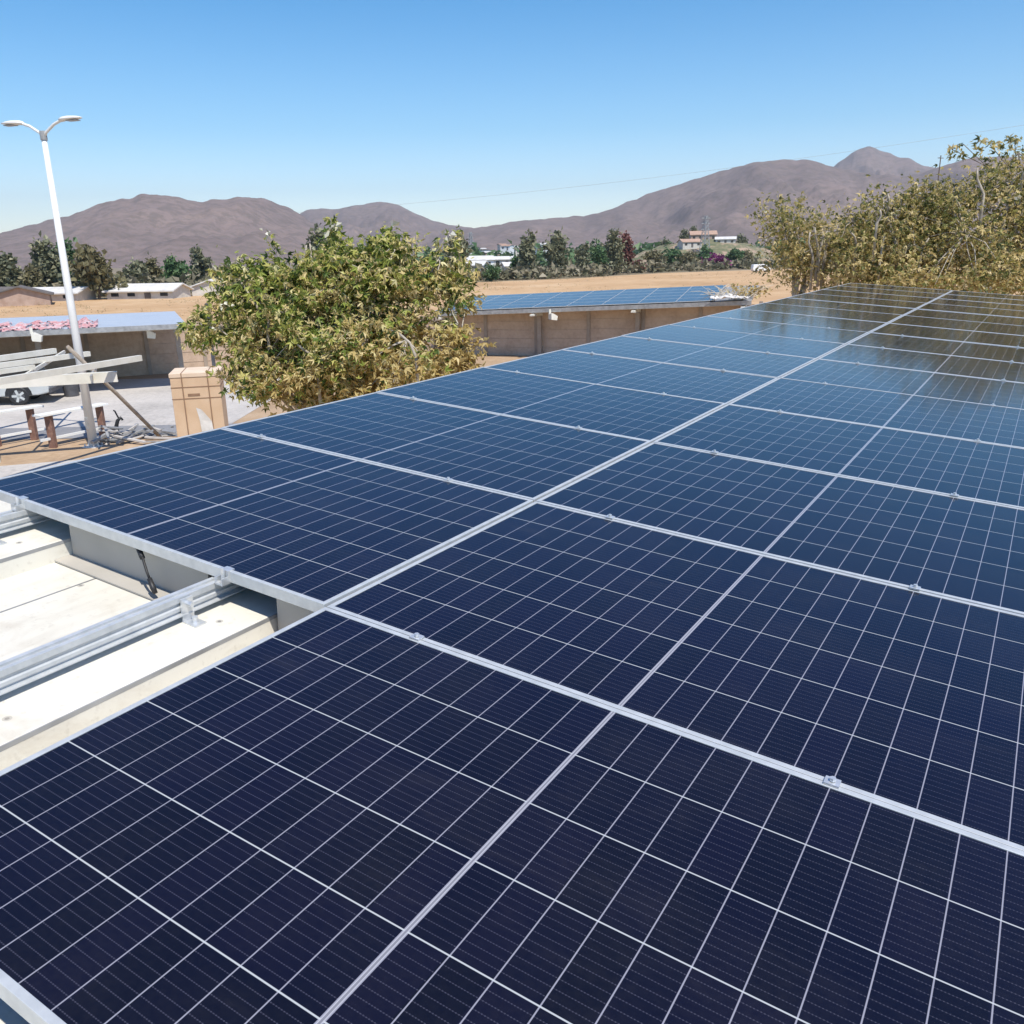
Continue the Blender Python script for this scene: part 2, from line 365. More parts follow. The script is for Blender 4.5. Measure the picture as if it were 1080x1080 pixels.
def hills(name, prof, D, seed, near=0.55, back=1.5, gully=0.20, flat=0.0):
    pr = np.array(prof, float); NA, NR = 220, 46
    xs = np.linspace(pr[0, 0], pr[-1, 0], NA); ys = np.interp(xs, pr[:, 0], pr[:, 1])
    k = np.array([1, 2, 3, 2, 1.]) / 9; ysm = np.convolve(np.pad(ys, 2, mode='edge'), k, 'valid')
    v, f = [], []
    for i in range(NA):
        d = ray(xs[i], ysm[i]); hd = Vector((d.x, d.y)); L = hd.length; hd /= L
        d0 = D * (1 + 0.12 * noise.noise(Vector((xs[i] * 0.008, seed, 0))))
        H = HC + d0 * d.z / L + 6 * noise.noise(Vector((xs[i] * 0.09, seed, 3)))
        edge = min(1, (xs[i] - xs[0]) / 60, (xs[-1] - xs[i]) / 60); edge = max(0, edge)
        for j in range(NR):
            s = j / (NR - 1)
            if s < 0.7:
                q = s / 0.7; r = d0 * (near + (1 - near) * q)
                h = H * (q ** 1.25)
                n = noise.fractal(Vector((hd.x * r * 0.0075, hd.y * r * 0.0022, seed)), 0.9, 2.1, 6)
                h += H * gully * n * max(0.0, math.sin(math.pi * min(1, q))) ** 0.8
                h = min(h, H * (r / d0) * 0.985 + 0.0) if q < 0.98 else h
            else:
                q = (s - 0.7) / 0.3; r = d0 * (1 + (back - 1) * q); h = H * max(0.0, 1 - q) ** 1.2
            v.append((hd.x * r, hd.y * r, max(h, -2.0) - 2.0 * (1 if s in (0, 1) else 0)))
    for i in range(NA - 1):
        for j in range(NR - 1):
            f.append((i * NR + j, i * NR + j + 1, (i + 1) * NR + j + 1, (i + 1) * NR + j))
    o = MB().add(v, f).build(name, 'hill', smooth=True)
    return tag(o, kind='structure')
hills("hill_range", [(-420, 262), (-300, 240), (-160, 258), (-60, 262), (0, 245), (30, 237), (55, 231), (75, 226), (93, 219), (115, 211), (134, 208), (148, 203), (157, 202), (168, 203.5), (185, 207), (200, 211), (213, 212), (228, 210), (245, 208), (264, 208.7), (278, 207), (289, 212), (302, 218), (315, 225), (335, 236), (370, 252), (430, 272), (470, 280)], 2600, 1.3)
hills("hill_range", [(190, 275), (260, 252), (300, 232), (324, 219.5), (345, 220), (366, 218), (382, 215), (398, 212), (410, 213), (421, 217), (440, 225), (458, 233), (480, 237), (500, 240.5), (540, 252), (600, 266), (640, 276)], 4300, 5.7)
hills("hill_range", [(380, 278), (440, 258), (470, 243), (490, 240.5), (507, 240), (522, 236.5), (537, 233.5), (560, 231), (587, 229), (608, 227.5), (630, 225), (645, 220), (657, 215), (687, 203), (705, 197), (723, 191.5), (745, 184), (763, 178.5), (780, 173.5), (799, 169), (827, 167), (856, 168.5), (878, 174), (910, 182), (960, 184), (985, 177), (1005, 170), (1030, 164), (1060, 163), (1100, 172), (1180, 190), (1300, 205), (1450, 250), (1500, 270)], 3300, 9.1)
hills("hill_peak", [(740, 270), (800, 235), (850, 200), (876, 176), (886, 168), (896, 162), (906, 155.5), (916, 152), (924, 154), (931, 157), (942, 162.5), (959, 165.5), (971, 171.5), (990, 176), (1030, 190), (1100, 225), (1160, 262)], 4700, 13.7)

# ---------------------------------------------------------------- the roof we look across
canopy = empty("carport_canopy", (PL(0, 7, -3.9)[0], PL(0, 7)[1], 0), 0, "cream ribbed steel carport roof carrying the large blue solar array in front", "carport")
cinv = Matrix.Translation(-canopy.location)
LW = cinv @ PM                                   # plane coordinates -> canopy local
A0, A1, B0, B1 = -3.0, 16.9, -2.12, 2 * HB + 0.45
RAILS = [-1.475, -0.445, 0.32, 1.37]
def deck():
    prof = [(B0, -0.235), (B0, -0.19)]
    for br in (-1.475, -0.445, 0.585, 1.615):
        prof += [(br - 0.115, -0.19), (br - 0.085, -0.115), (br + 0.185, -0.120), (br + 0.190, -0.124), (br + 0.200, -0.190), (br + 0.428, -0.190), (br + 0.432, -0.196), (br + 0.436, -0.190)]
    prof += [(B1, -0.19), (B1, -0.235)]
    prof = [p for p in prof if B0 <= p[0] <= B1]
    n = len(prof); m = MB()
    NA = 24
    vs = []
    for k in range(NA + 1):
        a = A0 + (A1 - A0) * k / NA
        vs += [(b, a, z) for b, z in prof] + [(B1, a, -0.24), (B0, a, -0.24)]
    nn = n + 2; fs = []
    for k in range(NA):
        for i in range(nn):
            j = (i + 1) % nn; fs.append((k * nn + i, k * nn + j, (k + 1) * nn + j, (k + 1) * nn + i))
    fs += [tuple(reversed(range(nn))), tuple(range(NA * nn, NA * nn + nn))]
    m.add(vs, fs); return m
def deck_material():
    m, t, p = mat("cream roof sheet"); setc(p, (0.8, 0.77, 0.68), 0.42, 0, 0.4)
    f = nz(t, 0.9, 5, 0.6); f2 = nz(t, 14, 4, 0.6, stretch=(1, 0.25, 1)); f3 = nz(t, 2.3, 3, 0.5)
    c = ramp(t, f, [(0.3, (0.60, 0.57, 0.485)), (0.7, (0.70, 0.67, 0.595))])
    c = mix(t, mth(t, 'MULTIPLY', ramp(t, f2, [(0.5, (0, 0, 0)), (0.75, (1, 1, 1))]), 0.35), c, (0.42, 0.375, 0.30))
    c = mix(t, mth(t, 'MULTIPLY', ramp(t, f3, [(0.60, (0, 0, 0)), (0.72, (1, 1, 1))]), 0.40), c, (0.52, 0.38, 0.26))
    tc = t.nodes.new("ShaderNodeTexCoord"); sx = t.nodes.new("ShaderNodeSeparateXYZ"); t.links.new(tc.outputs["Object"], sx.inputs[0])
    dx = mth(t, 'MULTIPLY', mth(t, 'SUBTRACT', mth(t, 'FRACT', mth(t, 'DIVIDE', mth(t, 'ADD', sx.outputs[0], 10.12), 0.343)), 0.5), 0.343)
    dy = mth(t, 'MULTIPLY', mth(t, 'SUBTRACT', mth(t, 'FRACT', mth(t, 'DIVIDE', mth(t, 'ADD', sx.outputs[1], 10.31), 0.62)), 0.5), 0.62)
    dd = mth(t, 'SQRT', mth(t, 'ADD', mth(t, 'MULTIPLY', dx, dx), mth(t, 'MULTIPLY', dy, dy)))
    c = mix(t, mth(t, 'MULTIPLY', mth(t, 'LESS_THAN', dd, 0.011), 0.55), c, (0.30, 0.28, 0.25))
    c = mix(t, mth(t, 'MULTIPLY', mth(t, 'LESS_THAN', dd, 0.0055), 0.8), c, (0.16, 0.15, 0.14))
    f4 = nz(t, 5.0, 7, 0.7, dist=0.8); f5 = nz(t, 40.0, 3, 0.6)
    c = mix(t, mth(t, 'MULTIPLY', ramp(t, f4, [(0.52, (0, 0, 0)), (0.72, (1, 1, 1))]), 0.45), c, (0.47, 0.41, 0.32))
    c = mix(t, mth(t, 'MULTIPLY', ramp(t, f5, [(0.60, (0, 0, 0)), (0.70, (1, 1, 1))]), 0.22), c, (0.34, 0.30, 0.25))
    t.links.new(c, p.inputs["Base Color"]); return m
MT['deck'] = deck_material()
MT['flash'] = noisy("shade toned cream flashing", [(0.3, (0.38, 0.355, 0.31)), (0.7, (0.46, 0.43, 0.38))], 3, 0.6)  # cream closure greyed: the shade below the panel is in its colour
deck().build("roof_deck", 'deck', canopy, LW)
sm = MB()
for br in (-1.475, -0.445, 0.585):               # dark laps in the sheeting
    for off, z in ((0.1905, -0.1215), (0.432, -0.1885)):
        sm.box((br + off - 0.0018, A0 + 0.01, z - 0.012), (br + off + 0.0018, A1 - 0.01, z))
sm.build("lap_seam", 'grey', canopy, LW)
for b0, b1 in ((-1.275, -0.545), (-0.243, 0.45)): # folded cream closure under the front panel edge, shade painted in as grey
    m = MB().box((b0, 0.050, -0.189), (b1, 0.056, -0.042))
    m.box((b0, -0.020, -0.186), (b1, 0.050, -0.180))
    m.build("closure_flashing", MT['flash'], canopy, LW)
for a in (-2.0, 3.0, 8.0, 13.5):                 # rafters and posts that carry the roof
    MB().box((B0 + 0.1, a - 0.08, -0.50), (B1 - 0.1, a + 0.08, -0.245)).build("rafter", 'cream', canopy, LW)
    for b in (B0 + 0.8, B1 - 0.9):
        q = PL(b, a, -0.5)
        MB().box((q.x - 0.09, q.y - 0.09, 0.0), (q.x + 0.09, q.y + 0.09, q.z)).build("post", 'cream', canopy, cinv)

# ---------------------------------------------------------------- solar panels
def panel_proto():
    root = empty("solar_panel")
    fr = MB(); lip, h = 0.0140, 0.035
    for lo, hi in (((0, 0, -h), (PW, lip, 0)), ((0, PD - lip, -h), (PW, PD, 0)), ((0, lip, -h), (lip, PD - lip, 0)), ((PW - lip, lip, -h), (PW, PD - lip, 0))):
        fr.box(lo, hi)
    fr.build("frame", 'alu', root, bevel=0.0012)
    MB().box((lip * 0.9, lip * 0.9, -0.008), (PW - lip * 0.9, PD - lip * 0.9, -0.0022)).build("glass", 'cells', root)
    return root
proto = panel_proto()
first = True
rnd = random.Random(4)
def place_panel(mw, label, group):
    global first
    o = proto if first else copy_tree(proto); first = False
    o.matrix_world = mw; tag(o, label, "solar panel", group); return o
for col in (0, 1):
    for row in range(0 if col == 0 else -1, 14):
        b = -2 * HB + 0.005 if col == 0 else 0.005
        a = row * PA + 0.0025
        tilt = Matrix.Rotation(R(rnd.uniform(-0.12, 0.12)), 4, 'X') @ Matrix.Rotation(R(rnd.uniform(-0.08, 0.08)), 4, 'Y')
        mw = PM @ Matrix.Translation((b, a, rnd.uniform(-0.0015, 0.0015))) @ tilt
        if col == 0:
            lab = "blue solar panel in the array's left column, " + ("its front edge over bare cream roof" if row == 0 else ("last one before the far trees" if row == 13 else ordinal(row) + " counted from the bare roof"))
        else:
            lab = "solar panel in the right column, " + ("closest to the viewer, almost black" if row == -1 else ("last one at the far trees" if row == 13 else ordinal(row + 1) + " counted from the viewer"))
        place_panel(mw, lab, "panels of the large array")

# rails under the left column, showing where a panel is missing
def rail(b, label):
    root = empty("mounting_rail", mw=PM @ Matrix.Translation((b, -1.9, -0.037)), label=label, cat="rail", group="aluminium rails on the roof")
    L = 1.9 + 14 * PA
    wv = 0.021
    prof = [(-wv, -0.058), (-wv, -0.040), (-wv + .004, -0.036), (-wv + .004, -0.026), (-wv, -0.022), (-wv, -0.001), (-0.007, -0.001), (-0.007, -0.008), (0.007, -0.008), (0.007, -0.001), (wv, -0.001), (wv, -0.018), (wv - .006, -0.022), (wv - .006, -0.030), (wv, -0.034), (wv, -0.044), (wv - .005, -0.048), (wv - .005, -0.052), (wv + .010, -0.054), (wv + .010, -0.058)]
    MB().prism(prof, (0, 0, 0), (0, L, 0), (1, 0, 0), (0, 0, 1)).build("extrusion", 'alu', root)
    for a in (0.55, 1.77, 3.4):                  # L feet with bolt
        f = MB().box((0.024, a - 0.02, -0.060), (0.030, a + 0.02, -0.006)).box((0.030, a - 0.02, -0.081), (0.082, a + 0.02, -0.076)).box((0.024, a - 0.02, -0.081), (0.030, a + 0.02, -0.060))
        f.tube([(0.012, a, -0.022), (0.052, a, -0.022)], 0.008, 6)
        f.tube([(0.058, a, -0.078), (0.058, a, -0.058)], 0.009, 6)
        f.build("rail_foot", 'clamp', root)
    return root
rail(RAILS[0], "aluminium rail at the outer left of the bare roof strip")
rail(RAILS[1], "aluminium rail crossing the bare roof strip close to the dark front panel")
def clamp(b, a, label, end=False):
    root = empty("panel_clamp", mw=PM @ Matrix.Translation((b, a, 0)), label=label, cat="clamp", group="clamps holding the panel frames")
    m = MB()
    if end:
        m.box((-0.016, -0.012, -0.037), (0.016, -0.004, 0.002)).box((-0.016, -0.012, 0.0008), (0.016, 0.014, 0.0045))
        m.box((-0.016, -0.036, -0.037), (0.016, -0.012, -0.031))
        m.box((-0.016, -0.036, -0.031), (-0.012, -0.012, -0.014)).box((0.012, -0.036, -0.031), (0.016, -0.012, -0.014))
    else:
        m.box((-0.015, -0.013, 0.0005), (0.015, 0.013, 0.0045)).box((-0.015, -0.0018, -0.03), (0.015, 0.0018, 0.0005))
    m.build("clamp_body", 'clamp', root)
    y = -0.018 if end else 0
    MB().tube([(0, y, -0.028 if end else 0.006), (0, y, 0.014 if end else 0.0125)], 0.0065, 6).build("bolt", 'clamp', root)
    return root
for k, b in enumerate((-1.475, -0.40)):
    clamp(b, 0.008, "end clamp on the front edge of the nearest left panel, " + ("outer left one" if k == 0 else "inner one"), True)
for k, b in enumerate((-1.49, -0.41, 0.32, 1.36)):
    side = ("outer clamp of the left panel column", "inner clamp of the left panel column", "left clamp of the right panel column", "right clamp of the right panel column")[k]
    for row in range(0, 8):
        if k < 2 and row == 0: continue
        clamp(b, row * PA, side + ", " + ordinal(row + (1 if k > 1 else 0)) + " frame joint counted from the viewer" if k > 1 else side + ", " + ordinal(row - 1) + " frame joint from the bare roof")
# loose L-foot on the rail and a dangling connector lead
cb = empty("panel_cable", mw=PM @ Matrix.Translation((-0.80, 0.03, -0.03)), label="short black connector lead dangling under the front edge of the left panel", cat="cable")
MB().tube([(-0.12, 0.0, -0.008), (-0.06, -0.008, -0.012), (-0.02, -0.016, -0.020), (0.01, -0.03, -0.045), (0.03, -0.037, -0.070), (0.045, -0.040, -0.090)], 0.0045, 8).build("lead", 'black', cb, smooth=True)
MB().tube([(-0.035, -0.012, -0.016), (-0.005, -0.024, -0.032)], 0.009, 8).build("connector", 'black', cb, smooth=True)
MB().tube([(0.043, -0.040, -0.086), (0.062, -0.044, -0.112), (0.075, -0.046, -0.128)], [0.008, 0.0095, 0.008], 10).build("connector", 'black', cb, smooth=True)

# ---------------------------------------------------------------- street lamp
lb = ground(99, 471)
lamp = empty("street_lamp", lb, R(-18), "white street lamp pole with two arms standing in the dirt yard", "street lamp")
MB().tube([(0, 0, 0.02), (0, 0, 4.0), (0, 0, 8.35)], [0.125, 0.10, 0.065], 16).build("pole", 'white', lamp, smooth=True)
MB().tube([(0, 0, 8.14), (0, 0, 8.36)], [0.085, 0.085], 14).build("collar", 'grey', lamp)
MB().box((-0.05, -0.135, 0.55), (0.05, -0.10, 0.85)).build("access_door", 'grey', lamp)
bp = MB().box((-0.22, -0.22, 0), (0.22, 0.22, 0.025))
for sx in (-1, 1):
    for sy in (-1, 1): bp.tube([(sx * 0.16, sy * 0.16, 0.02), (sx * 0.16, sy * 0.16, 0.09)], 0.02, 6)
    bp.prism([(0, 0), (0.1, 0), (0, 0.3)], (sx * 0.11, -0.008, 0.02), (sx * 0.11, 0.008, 0.02), (sx, 0, 0), (0, 0, 1))
bp.build("base_plate", 'white', lamp)
ZL = 8.52
for s in (-1, 1):
    MB().tube([(0.0, 0, ZL - .35), (s * 0.10, 0, ZL - .20), (s * 0.40, 0, ZL - .02), (s * 0.62, 0, ZL + .05), (s * 0.76, 0, ZL + .06)], 0.036, 10).build("arm", 'white', lamp, smooth=True)
    hd = MB()
    st = [(0.66, 0.06, 0.05), (0.78, 0.13, 0.075), (1.0, 0.155, 0.080), (1.22, 0.13, 0.060), (1.38, 0.07, 0.028)]
    k = 12; vs = []
    for x, wy, hz in st:
        for j in range(k):
            t = 2 * math.pi * j / k; cz = math.sin(t)
            vs.append((s * x * 0.92, wy * math.cos(t), ZL + .06 + (x - 0.66) * 0.03 + hz * (cz if cz > 0 else cz * 0.4)))
    fs = [(i * k + j, i * k + (j + 1) % k, (i + 1) * k + (j + 1) % k, (i + 1) * k + j) for i in range(len(st) - 1) for j in range(k)]
    fs += [tuple(range(k)), tuple(range((len(st) - 1) * k, len(st) * k))]
    hd.add(vs, fs); h = hd.build("lamp_head", 'white', lamp, smooth=True)
    MB().box((min(s * 0.86, s * 1.18), -0.09, ZL + .022), (max(s * 0.86, s * 1.18), 0.09, ZL + .040)).build("lens", 'grey', h)

# ---------------------------------------------------------------- frame of a carport being built, trestles, props
zf = 2.2
def gp(x, y, z): return ground(x, y, z)
fr = empty("unfinished_carport", gp(60, 395, 0), 0, "unfinished carport frame of cream steel beams beside the lamp", "frame")
fi = Matrix.Translation(-fr.location)
def cbeam(p, q, wd, ht, name="beam", th=0.008):   # open C channel
    p, q = Vector(p), Vector(q); d = (q - p).normalized(); side = d.cross(Vector((0, 0, 1))).normalized(); up = side.cross(d)
    h, v = ht / 2, wd
    prof = [(0, -h), (v, -h), (v, -h + 0.04), (v - th, -h + 0.04), (v - th, -h + th), (th, -h + th), (th, h - th), (v - th, h - th), (v - th, h - 0.04), (v, h - 0.04), (v, h), (0, h)]
    prof = [(-a + wd / 2, b) for a, b in prof]
    return MB().prism(prof, p, q, side, up).build(name, 'cream', fr, fi)
def ext(a, b, k): return a + (a - b) * k
for (x0, y0), (x1, y1), wd, ht, k in (((0, 378), (58, 370), 0.14, 0.17, 1.0), ((0, 385.5), (94, 373), 0.12, 0.15, 0.8), ((0, 402), (148, 377.5), 0.12, 0.155, 0.45), ((0, 392), (36, 387), 0.10, 0.13, 0.8)):
    zz = 2.5 if x1 == 148 else zf + 0.1
    a, b = gp(x0, y0, zz), gp(x1, y1, zz); cbeam(ext(a, b, k), b, wd, ht)
a, b = gp(36, 402, zf - 0.1), gp(124, 397, zf - 0.1)
cbeam(ext(a, b, 1.6), b, 0.20, 0.27, "girder")
aa = ext(a, b, 1.2)
for q in (aa, ext(a, b, 0.62)):
    MB().box((q.x - 0.09, q.y - 0.09, 0), (q.x + 0.09, q.y + 0.09, zf - 0.28)).build("post", 'cream', fr, fi)
a2 = gp(94, 373, zf); c2 = gp(0, 386, zf)
MB().bar(gp(22, 399, zf - 0.02), gp(68, 371, zf), 0.06, 0.10).build("cross_bar", 'cream', fr, fi)
MB().bar(gp(96, 399, zf - 0.06), gp(101, 388, zf + 0.02), 0.05, 0.12).build("gusset", 'grey', fr, fi)

p0, p1 = ground(169, 461), at(71, 365.5, 23.0)
tag(MB().tube([p0, (p0 + p1) / 2 + Vector((0, 0, 0.03)), p1], 0.055, 8).build("prop_pole", 'prop', smooth=True), "long weathered pole leaning across the lamp towards the scrap heap", "pole")
def trestle(x0, y0, x1, y1, posts, label, zt=0.98):
    a, b = gp(x0, y0, zt), gp(x1, y1, zt)
    root = empty("trestle", (a.x, a.y, 0), 0, label, "trestle", "low trestles in the dirt yard"); inv = Matrix.Translation(-root.location)
    MB().bar(a, b, 0.36, 0.05).build("top_board", 'white', root, inv)
    for px_, py_ in posts:
        q = gp(px_, py_, 0)
        t_ = (q - a).dot(b - a) / (b - a).length_squared; c = a + (b - a) * max(0.04, min(0.96, t_))
        MB().box((c.x - 0.09, c.y - 0.07, 0), (c.x + 0.09, c.y + 0.07, zt - 0.025)).build("leg", 'red', root, inv)
    MB().bar((a.x, a.y, 0.28), (b.x, b.y, 0.28), 0.05, 0.07).build("low_rail", 'white', root, inv)
    return root
trestle(-30, 439, 43, 428, ((26, 462), (-18, 468)), "red legged trestle with white top board, left one cut by the picture edge")
trestle(38, 439, 110, 426, ((53, 472), (101, 460)), "red legged trestle with white top board standing behind the lamp pole")

# scrap heap and drum
sr = empty("scrap_heap", ground(142, 464), 0, "heap of grey steel offcuts and boards beside the cardboard crate", "scrap heap")
rs = random.Random(11)
m1, m2 = MB(), MB()
for k in range(34):
    a = Vector((rs.uniform(-0.9, 0.9), rs.uniform(-0.8, 0.8), rs.uniform(0.03, 0.35)))
    th = rs.uniform(0, math.pi); l = rs.uniform(0.3, 1.1); d = Vector((math.cos(th) * l, math.sin(th) * l, rs.uniform(-0.12, 0.25)))
    (m1 if k % 3 else m2).bar(a - d / 2, a + d / 2, rs.uniform(0.04, 0.12), rs.uniform(0.02, 0.07))
m1.build("steel_offcut", 'grey', sr)
m2.build("board_offcut", 'concrete', sr)
bk = empty("hand_pump", ground(124, 458), 0.5, "small black bent device standing on the dirt between lamp and scrap heap", "device")
MB().tube([(0, 0, 0), (0, 0, 0.25), (0.06, 0, 0.42), (0.16, 0, 0.5), (0.2, 0, 0.42)], [0.07, 0.06, 0.055, 0.05, 0.04], 8).build("body", 'black', bk, smooth=True)
MB().box((-0.16, -0.12, 0), (0.16, 0.12, 0.05)).build("foot", 'black', bk)
MB().tube([(0.1, 0, 0.48), (0.02, 0, 0.72), (-0.02, 0, 0.74)], 0.025, 6).build("handle", 'black', bk)
dr = empty("waste_bin", ground(76, 418), 0, "dark bin under the cream beams behind the lamp pole", "bin")
MB().tube([(0, 0, 0), (0, 0, 0.06), (0, 0, 0.62), (0, 0, 0.64), (0, 0, 0.70)], [0.26, 0.27, 0.30, 0.325, 0.325], 18).build("body", 'dark', dr)
MB().tube([(0, 0, 0.70), (0, 0, 0.74)], [0.33, 0.2], 18).build("lid", 'black', dr)

# ---------------------------------------------------------------- tall cardboard crate
cq = at(212, 430, 21.5)
ct = empty("cardboard_crate", (cq.x, cq.y, 0), R(14), "tall cardboard crate with dark straps beside the leafy tree", "crate")
W2, D2, HT = 0.57, 0.62, at(212, 390, 21.5).z
MB().box((-W2, -D2, 0.12), (W2, D2, HT - 0.02)).build("carton", 'card', ct, bevel=0.012)
MB().box((-W2 - .015, -D2 - .015, HT - 0.10), (W2 + .015, D2 + .015, HT)).build("lid", 'cardtop', ct, bevel=0.008)
pm = MB()
for x in (-0.5, 0, 0.5): pm.box((x - 0.05, -D2, 0), (x + 0.05, D2, 0.12))
pm.build("pallet", 'prop', ct)
for x in (-0.30, 0.30): MB().box((x - 0.012, -D2 - 0.021, 0.12), (x + 0.012, D2 + 0.021, HT + 0.006)).build("strap", 'strap', ct)
for z in (HT - 0.62, HT - 0.34): MB().box((-W2 - 0.006, -D2 - 0.006, z - 0.012), (W2 + 0.006, D2 + 0.006, z + 0.012)).build("strap", 'strap', ct)
MB().box((-0.20, -D2 - 0.009, HT - 0.56), (0.08, -D2 - 0.001, HT - 0.50)).build("hand_hole", 'strap', ct)
MB().add([(0.0, -D2 - 0.004, HT - 1.15), (0.28, -D2 - 0.004, HT - 1.2), (0.3, -D2 - 0.03, HT - 1.42), (0.02, -D2 - 0.02, HT - 1.45), (-0.05, -D2 - 0.005, HT - 0.85), (0.07, -D2 - 0.005, HT - 0.9)], [(0, 1, 2, 3), (0, 4, 5, 1)]).build("torn_paper", 'paper', ct, fix=False)

# ---------------------------------------------------------------- silver pickup
def pickup(loc, rz, label):
    root = empty("parked_pickup", loc, rz, label, "pickup")
    wdt = 0.88
    side = [(-2.6, 0.42), (-2.62, 0.62), (-2.58, 1.02), (-0.55, 1.04), (-0.45, 1.06), (1.05, 1.06), (2.25, 0.96), (2.45, 0.75), (2.45, 0.40), (2.0, 0.34), (-2.2, 0.34)]
    MB().prism(side, (0, -wdt, 0), (0, wdt, 0), (1, 0, 0), (0, 0, 1)).build("body", 'silver', root, bevel=0.05)
    cab = [(-0.55, 1.04), (-0.35, 1.62), (0.25, 1.66), (0.95, 1.06)]
    MB().prism(cab, (0, -0.76, 0), (0, 0.76, 0), (1, 0, 0), (0, 0, 1)).build("cab", 'silver', root, bevel=0.05)
    for s in (-1, 1):
        MB().prism([(-0.42, 1.10), (-0.28, 1.55), (0.2, 1.58), (0.74, 1.10)], (0, s * 0.762, 0), (0, s * 0.775, 0), (1, 0, 0), (0, 0, 1)).build("side_window", 'glass', root)
        for x in (-1.55, 1.55):
            arch = [(x + 0.47 * math.cos(t), 0.36 + 0.47 * math.sin(t)) for t in [math.pi * k / 10 for k in range(11)]]
            MB().prism(arch, (0, s * 0.872, 0), (0, s * 0.886, 0), (1, 0, 0), (0, 0, 1)).build("wheel_arch", 'black', root)
            wv = MB().tube([(x, s * 0.70, 0.345), (x, s * 0.72, 0.345), (x, s * 0.89, 0.345), (x, s * 0.91, 0.345)], [0.31, 0.345, 0.345, 0.31], 24).build("wheel", 'black', root, smooth=False)
            MB().tube([(x, s * 0.895, 0.345), (x, s * 0.918, 0.345)], [0.22, 0.20], 20).build("rim", 'dark', wv)
            sp_ = MB()
            for k in range(5):
                t = 2 * math.pi * k / 5; sp_.bar((x, s * .922, .345), (x + .23 * math.cos(t), s * .922, .345 + .23 * math.sin(t)), .085, .012, (0, 1, 0))
            sp_.build('spokes', 'silver', wv)
        MB().box((-2.63, min(s * 0.70, s * 0.86), 0.68), (-2.605, max(s * 0.70, s * 0.86), 0.98)).build("tail_light", 'red', root)
    MB().box((-2.70, -0.84, 0.42), (-2.60, 0.84, 0.56)).build("bumper", 'dark', root)
    MB().box((-2.45, -0.78, 1.025), (-0.7, 0.78, 1.048)).build("bed_cover", 'black', root)
    return root
pq = ground(16, 428)
pickup((pq.x - 1.55 * math.cos(R(12)), pq.y - 1.55 * math.sin(R(12)) + 0.9, 0.012), R(192), "silver pickup parked in the shade under the far carport beams")

# ---------------------------------------------------------------- boundary wall and the two far carports
def concrete_wall(p, q, h, label, name="boundary_wall", slope=0.0):
    p, q = Vector(p), Vector(q); d = q - p; L = d.length; ang = math.atan2(d.y, d.x)
    root = empty(name, (p.x, p.y, 0), ang, label, "wall")
    n = int(L / 2.5); step = L / n
    m = MB()
    for k in range(n):
        hk = h + slope * k * step
        for r in range(5):
            z0, z1 = r * hk / 5 + 0.012, (r + 1) * hk / 5 - 0.012
            m.box((k * step + 0.07, -0.03, z0), ((k + 1) * step - 0.07, 0.03, z1))
        m.box((k * step, -0.008, 0), ((k + 1) * step, 0.008, hk - 0.03))
    m.build("slab_infill", MT['wallslab'], root)
    for k in range(n + 1):
        MB().box((k * step - 0.085, -0.085, 0), (k * step + 0.085, 0.085, h + slope * k * step + 0.03)).build("wall_post", MT['wallpost'], root)
    return root
MT['wallslab'] = noisy("brown precast slab", [(0.25, (0.32, 0.235, 0.175)), (0.5, (0.46, 0.345, 0.26)), (0.75, (0.55, 0.43, 0.34))], 1.1, 0.9, fine=7)
MT['wallpost'] = noisy("grey brown precast post", [(0.3, (0.26, 0.21, 0.17)), (0.7, (0.36, 0.30, 0.25))], 2, 0.9)
concrete_wall((-44.5, 28.2), (-10.0, 43.6), 2.35, "brown precast wall of slabs and posts behind the left far carport")
concrete_wall((-9.1, 48.95), (12.0, 41.55), 1.93, "brown precast wall of slabs and posts behind the right far carport", slope=0.036)

def carport(P, u, L, depth, rise, z, slope, cols, rows, label, plabel, pgroup, roofm='grey'):
    # P front left corner, u heading of the front edge, slope = rise of the front edge per metre
    ang = math.atan2(u[1], u[0])
    root = empty("far_carport", (P[0], P[1], 0), ang, label, "carport")
    rm = Matrix.Translation((0, 0, z)) @ Matrix.Rotation(-math.atan(slope), 4, 'Y') @ Matrix.Rotation(math.atan2(rise, depth), 4, 'X')
    dl = math.hypot(depth, rise)
    MB().box((0, 0, -0.03), (L, dl, 0.0)).build("roof_sheet", roofm, root, rm)
    MB().box((-0.02, -0.05, -0.16), (L + 0.02, -0.004, 0.03)).build("front_gutter", 'grey', root, rm)
    n = max(2, int(L / 5.2))
    for k in range(n + 1):
        x = 0.35 + (L - 0.7) * k / n
        MB().prism([(-0.30, -0.215), (-0.30, -0.29), (1.2, -0.50), (dl - 0.2, -0.30), (dl - 0.2, -0.215)], (x - 0.09, 0, 0), (x + 0.09, 0, 0), (0, 1, 0), (0, 0, 1)).build("rafter", 'cream', root, rm)
        MB().box((x - 0.10, 1.0, 0.0), (x + 0.10, 1.22, z + slope * x - 0.40)).build("post", 'wallpost', root)
    pu = MB()
    for j in range(4):
        y = 0.3 + (dl - 0.6) * j / 3; pu.box((0.05, y - 0.04, -0.212), (L - 0.05, y + 0.04, -0.033))
    pu.build("purlin", 'cream', root, rm)
    base = Matrix.Translation(root.location) @ Matrix.Rotation(ang, 4, 'Z') @ rm
    for c_ in range(cols):
        for r_ in range(rows):
            place_panel(base @ Matrix.Translation((0.05 + c_ * (PW + 0.02), 0.06 + r_ * (PD + 0.02), 0.10)), plabel + f", {['front', 'second', 'third', 'fourth', 'fifth'][r_]} row, {ordinal(c_)} from left", pgroup)
    return base
